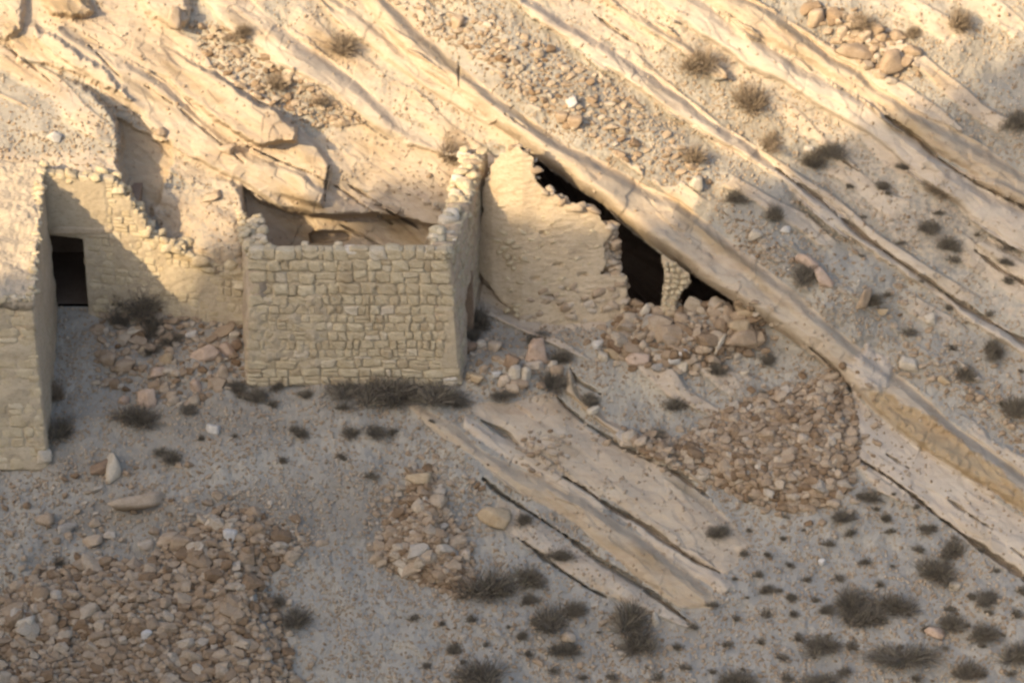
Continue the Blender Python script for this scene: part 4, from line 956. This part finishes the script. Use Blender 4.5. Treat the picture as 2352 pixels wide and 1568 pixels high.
SHRUBS = [
 (790,105,48,40,'pale brown bush on the sunlit cliff, above the central room','l'), (1035,350,36,46,'straw coloured bush on the cliff left of the side wall top','l'),
 (1605,140,46,42,'grey bush on the sunlit scree, upper middle right','l'), (1712,225,44,52,'large upright grey bush on the sunlit scree','l'),
 (1768,325,26,36,'thin faded bush below the large upright grey bush','l'), (1597,358,34,34,'brown bush just above the overhang bed in sunlight','l'),
 (1865,368,30,26,'dark bush where sun meets shade, left one of a pair','d'), (1908,345,32,28,'dark bush where sun meets shade, right one of a pair','d'),
 (1690,450,22,26,'small grey bush beside the pale boulder at the shade line','d'), (1780,490,20,34,'narrow dark bush on the shaded scree above the overhang','d'),
 (1985,55,34,34,'brown bush behind the upper right boulders','l'), (2207,50,32,44,'fan shaped bush near the top right corner','l'), (2100,72,22,18,'small olive bush left of the fan shaped bush','l'),
 (2335,272,34,34,'dark bush cut by the right edge, upper right','d'), (2150,430,34,40,'faded brown bush on the right slab in shade','l'), (2030,425,16,16,'small dark bush below the upper right ledge','d'),
 (2130,520,26,22,'dark bush above the pale stone on the right slope','d'), (2175,560,22,26,'dark bush on the right slope beside the long crack','d'), (2080,382,20,14,'tiny olive bush above the faded brown bush','d'),
 (1845,628,34,30,'dark bush left of the leaning pinkish slab','d'), (2000,690,26,26,'dark twigs behind the upright propped slab','d'), (2278,800,22,34,'upright dark bush on the right scree','d'),
 (2218,852,22,20,'round dark bush below the upright dark bush','d'), (2338,935,30,38,'dark bush cut by the right edge, middle height','d'), (2310,600,18,14,'small dark bush near the right edge crack','d'),
 (335,690,60,52,'big dark tangled bush right of the doorway','d'), (275,735,26,24,'dark bush below the tan block by the doorway','d'), (345,745,30,36,'dark bush hanging below the big tangled bush','d'), (395,778,24,24,'small dark bush left of the bright white stone','d'),
 (350,800,30,18,'low dark bush among the left rubble','d'), (138,985,34,38,'brown bush at the base of the left house corner','d'), (125,900,20,36,'faint brown bush in the gap beside the left house','l'),
 (312,952,44,34,'dark bush with a long shadowy top, below the left rubble','d'), (398,1050,28,18,'round olive bush on the lower left slope','d'), (432,940,24,12,'flat dark tuft left of the room front','d'),
 (545,888,26,16,'dark tuft at the left foot of the front wall','d'), (592,905,26,26,'dark bush at the left foot of the front wall','d'), (640,885,22,14,'low dark tuft beneath the plastered wall part','d'), (705,905,18,12,'small tuft below the front wall','d'),
 (792,890,58,26,'thin grey brush at the wall foot, leftmost of the long hedge','d'), (862,890,66,40,'dense dry brush at the foot of the front wall','d'), (932,897,66,44,'thickest dry brush at the foot of the front wall','d'), (1000,905,62,38,'dry brush by the right foot of the front wall','d'), (1045,918,44,20,'last brush of the hedge at the wall corner','d'),
 (1105,735,26,44,'tall dark bush leaning on the side doorway','d'), (1085,765,20,24,'dark twigs in the side doorway','d'), (1235,775,30,16,'low grey bush behind the upright slab','d'), (1290,820,26,24,'grey bush right of the upright slab','d'), (1265,870,40,24,'grey bush below the upright slab','d'), (1155,905,32,16,'grey bush in front of the boulder cluster','d'),
 (1355,915,26,20,'round dark bush on the grey terrace, left one','d'), (1552,928,26,22,'round dark bush on the grey terrace, right one','d'), (1648,846,28,22,'round dark bush below the cave rubble','d'), (1765,822,22,14,'dark tuft at the end of the cave rubble','d'), (1500,1000,30,14,'dark tuft at the left tip of the terrace heap','d'), (1755,905,22,10,'dark tuft on top of the terrace heap','d'),
 (805,990,24,16,'dark tuft on bare ground below the front wall, left of two','d'), (862,988,30,14,'dark tuft on bare ground below the front wall, right of two','d'), (688,992,22,14,'lone dark tuft far below the plastered wall part','d'),
 (1135,1345,56,54,'large round bush right of the middle heap','d'), (1213,1325,28,34,'medium bush right of the large round one','d'), (1215,1375,18,14,'small bush under the medium one by the middle heap','d'), (1262,1425,42,38,'dark bush at bottom middle between crack and stones','d'), (1322,1400,26,28,'dark bush left of the biggest bottom bush','d'), (1300,1490,36,24,'dark bush behind the tan bottom stone','d'),
 (1445,1415,46,50,'biggest bottom bush, under the tilted beds','d'), (1460,1475,42,34,'lower half bush below the biggest bottom bush','d'), (1198,1458,14,12,'tiny olive bush at bottom middle','d'), (1100,1545,52,40,'dark bush cut by the bottom edge, middle','d'), (1045,1490,16,18,'small olive bush above the bottom edge','d'),
 (1290,1275,18,24,'bush growing under the ochre bed','d'), (1205,1190,18,18,'small bush beside the big ochre block','d'), (1650,1222,28,20,'dark bush at the lower end of the upper crack','d'),
 (1950,1380,34,40,'dark bush on the lower right slope, left of a trio','d'), (1992,1415,44,32,'wide dark bush on the lower right slope, middle of a trio','d'), (2052,1385,36,34,'round dark bush on the lower right slope, right of a trio','d'), (2148,1308,38,36,'round dark bush below the white slab','d'), (2190,1262,26,30,'dark bush above the round one below the white slab','d'),
 (1882,1475,42,28,'dark bush near the bottom, left of the long one','d'), (2075,1508,78,26,'long low bush near the bottom right','d'), (2190,1430,32,26,'dark bush above the long low bush','d'), (2262,1452,34,28,'olive dark bush right of the pink pointed stone','d'), (2340,1500,44,34,'dark bush cut by the right edge near the bottom','d'), (2225,1540,34,28,'dark bush at the bottom right','d'),
 (2270,1370,34,16,'flat dark bush right of the pale round stone','d'), (2000,1140,24,18,'dark bush left below the long right crack','d'), (1942,1185,34,20,'dark bush at the foot of the terrace heap','d'), (2035,1190,12,14,'tiny dark bush under the long right crack','d'), (2128,1212,22,12,'small dark bush beside the long right crack','d'),
 (682,1422,34,32,'dark bush right of the lower left heap','d'), (640,1380,20,16,'small dark bush on the edge of the lower left heap','d'), (135,1288,18,12,'dark tuft above the lower left heap','d'), (125,1422,14,10,'dark tuft inside the lower left heap','d'), (1690,1560,44,22,'dark bush cut by the bottom edge, right of middle','d'), (1880,1565,46,18,'dark bush cut by the bottom edge, lower right','d'),
 (1762,1352,14,14,'tiny dark bush on the empty lower right scree','d'), (1815,1370,12,12,'tiny dark tuft right of the tiny dark bush','d'), (1898,1398,16,12,'small olive bush left of the trio','d'), (560,70,22,26,'brown bush on the sunlit scree, upper left','l'), (640,190,34,30,'grey bush on the rubble strip, upper left','l'), (740,230,34,22,'grey brush at the lower end of the rubble strip','l'),
]
for s in SHRUBS: shrub(*s)
tz = [([(1700,1150),(2000,1100),(2352,1300),(2352,1560),(1500,1560),(1650,1330)], 50, 'the lower right scree', 'tufts of the lower right scree'),
      ([(1900,380),(2352,560),(2352,1000),(2000,680)], 75, 'the shaded upper right scree', 'tufts of the right scree'),
      ([(950,1400),(1500,1440),(1500,1560),(950,1560)], 60, 'the bottom middle scree', 'tufts of the bottom middle'),
      ([(560,900),(1000,960),(900,1100),(350,1050)], 75, 'the bare ground before the room', 'tufts before the room')]
for i, (poly, rad, lab, grp) in enumerate(tz):
    pz = poisson(poly, rad, 700+i, tries=1500); kz = rs_.uniform(5, 15, len(pz)); rank = {}; bx = [pz[:, 0].min(), min(pz[:, 0].max(), 2352), pz[:, 1].min(), pz[:, 1].max()]
    for q_ in np.argsort(-kz):
        u, v = pz[q_]; k = kz[q_]; shrub(u, v, k*1.2, k, lab, 't', grp, 'grass_tuft', 'tuft')
        cell_label(col.objects[-1], u, v, bx, rank, lab, grp, noun='tuft')

# ------------------------------------------------------------------ the neighbouring cliff (behind and left of the viewpoint) whose shadow covers the lower slope
side = np.cross(SUN, [0, 0, 1]); side /= np.linalg.norm(side); upn = np.cross(side, SUN); FAR = 86.0
brow = [(-40,-3.5),(-20,-3),(-10.5,-2.6),(-8.9,-2.3),(-7.9,-2.0),(-6.9,1.0),(-5.9,2.8),(-4.9,3.1),(-4,3.0),(-2,3.1),(-.9,3.3),(.45,3.7),(1.4,4.5),(2.05,5.7),(2.4,7.1),(3.3,8.4),(4.4,9.7),(5.4,12.2),(6.0,14.5),(9,19),(22,26)]
top = np.array([side*a+upn*b-SUN*FAR for a, b in brow])
# resample, roughen and give the cliff depth: front foot, brow, back brow, back foot
k0 = np.array([q_[0] for q_ in brow]); tt = np.concatenate([np.linspace(-40, -11, 40), np.linspace(-10.9, 9, 160), np.linspace(9.5, 22, 20)]); cl = np.stack([np.interp(tt, k0, top[:, i]) for i in range(3)], 1)
hd = np.array([SUN[0], SUN[1], 0]); hd /= np.linalg.norm(hd)
rows = []
for off, dz in ((12, -70), (7, -30), (3, -9), (0, 0), (-4, .8), (-14, -1.5), (-30, -9), (-60, -70)):
    q = cl+hd*off; q[:, 2] += dz-(off < 0)*abs(off)*.62
    q[:, :2] += (rng.normal(0, .5, (len(q), 2)) if off not in (0,) else 0); q[:, 2] += rng.normal(0, .12, len(q)) if off == 0 else 0
    rows.append(q)
Rr = np.array(rows); a, b = Rr.shape[:2]; ids = np.arange(a*b).reshape(a, b)
Fc = np.stack([ids[:-1, :-1], ids[:-1, 1:], ids[1:, 1:], ids[1:, :-1]], -1).reshape(-1, 4)
link('neighbouring_cliff', mesh_np('neighbouring_cliff', Rr.reshape(-1, 3), Fc, M_HILL, {'rock': np.full(a*b, .8), 'ochre': np.full(a*b, .2), 'pale': np.zeros(a*b)}), kind='structure')
print('individual stones', n_ind)
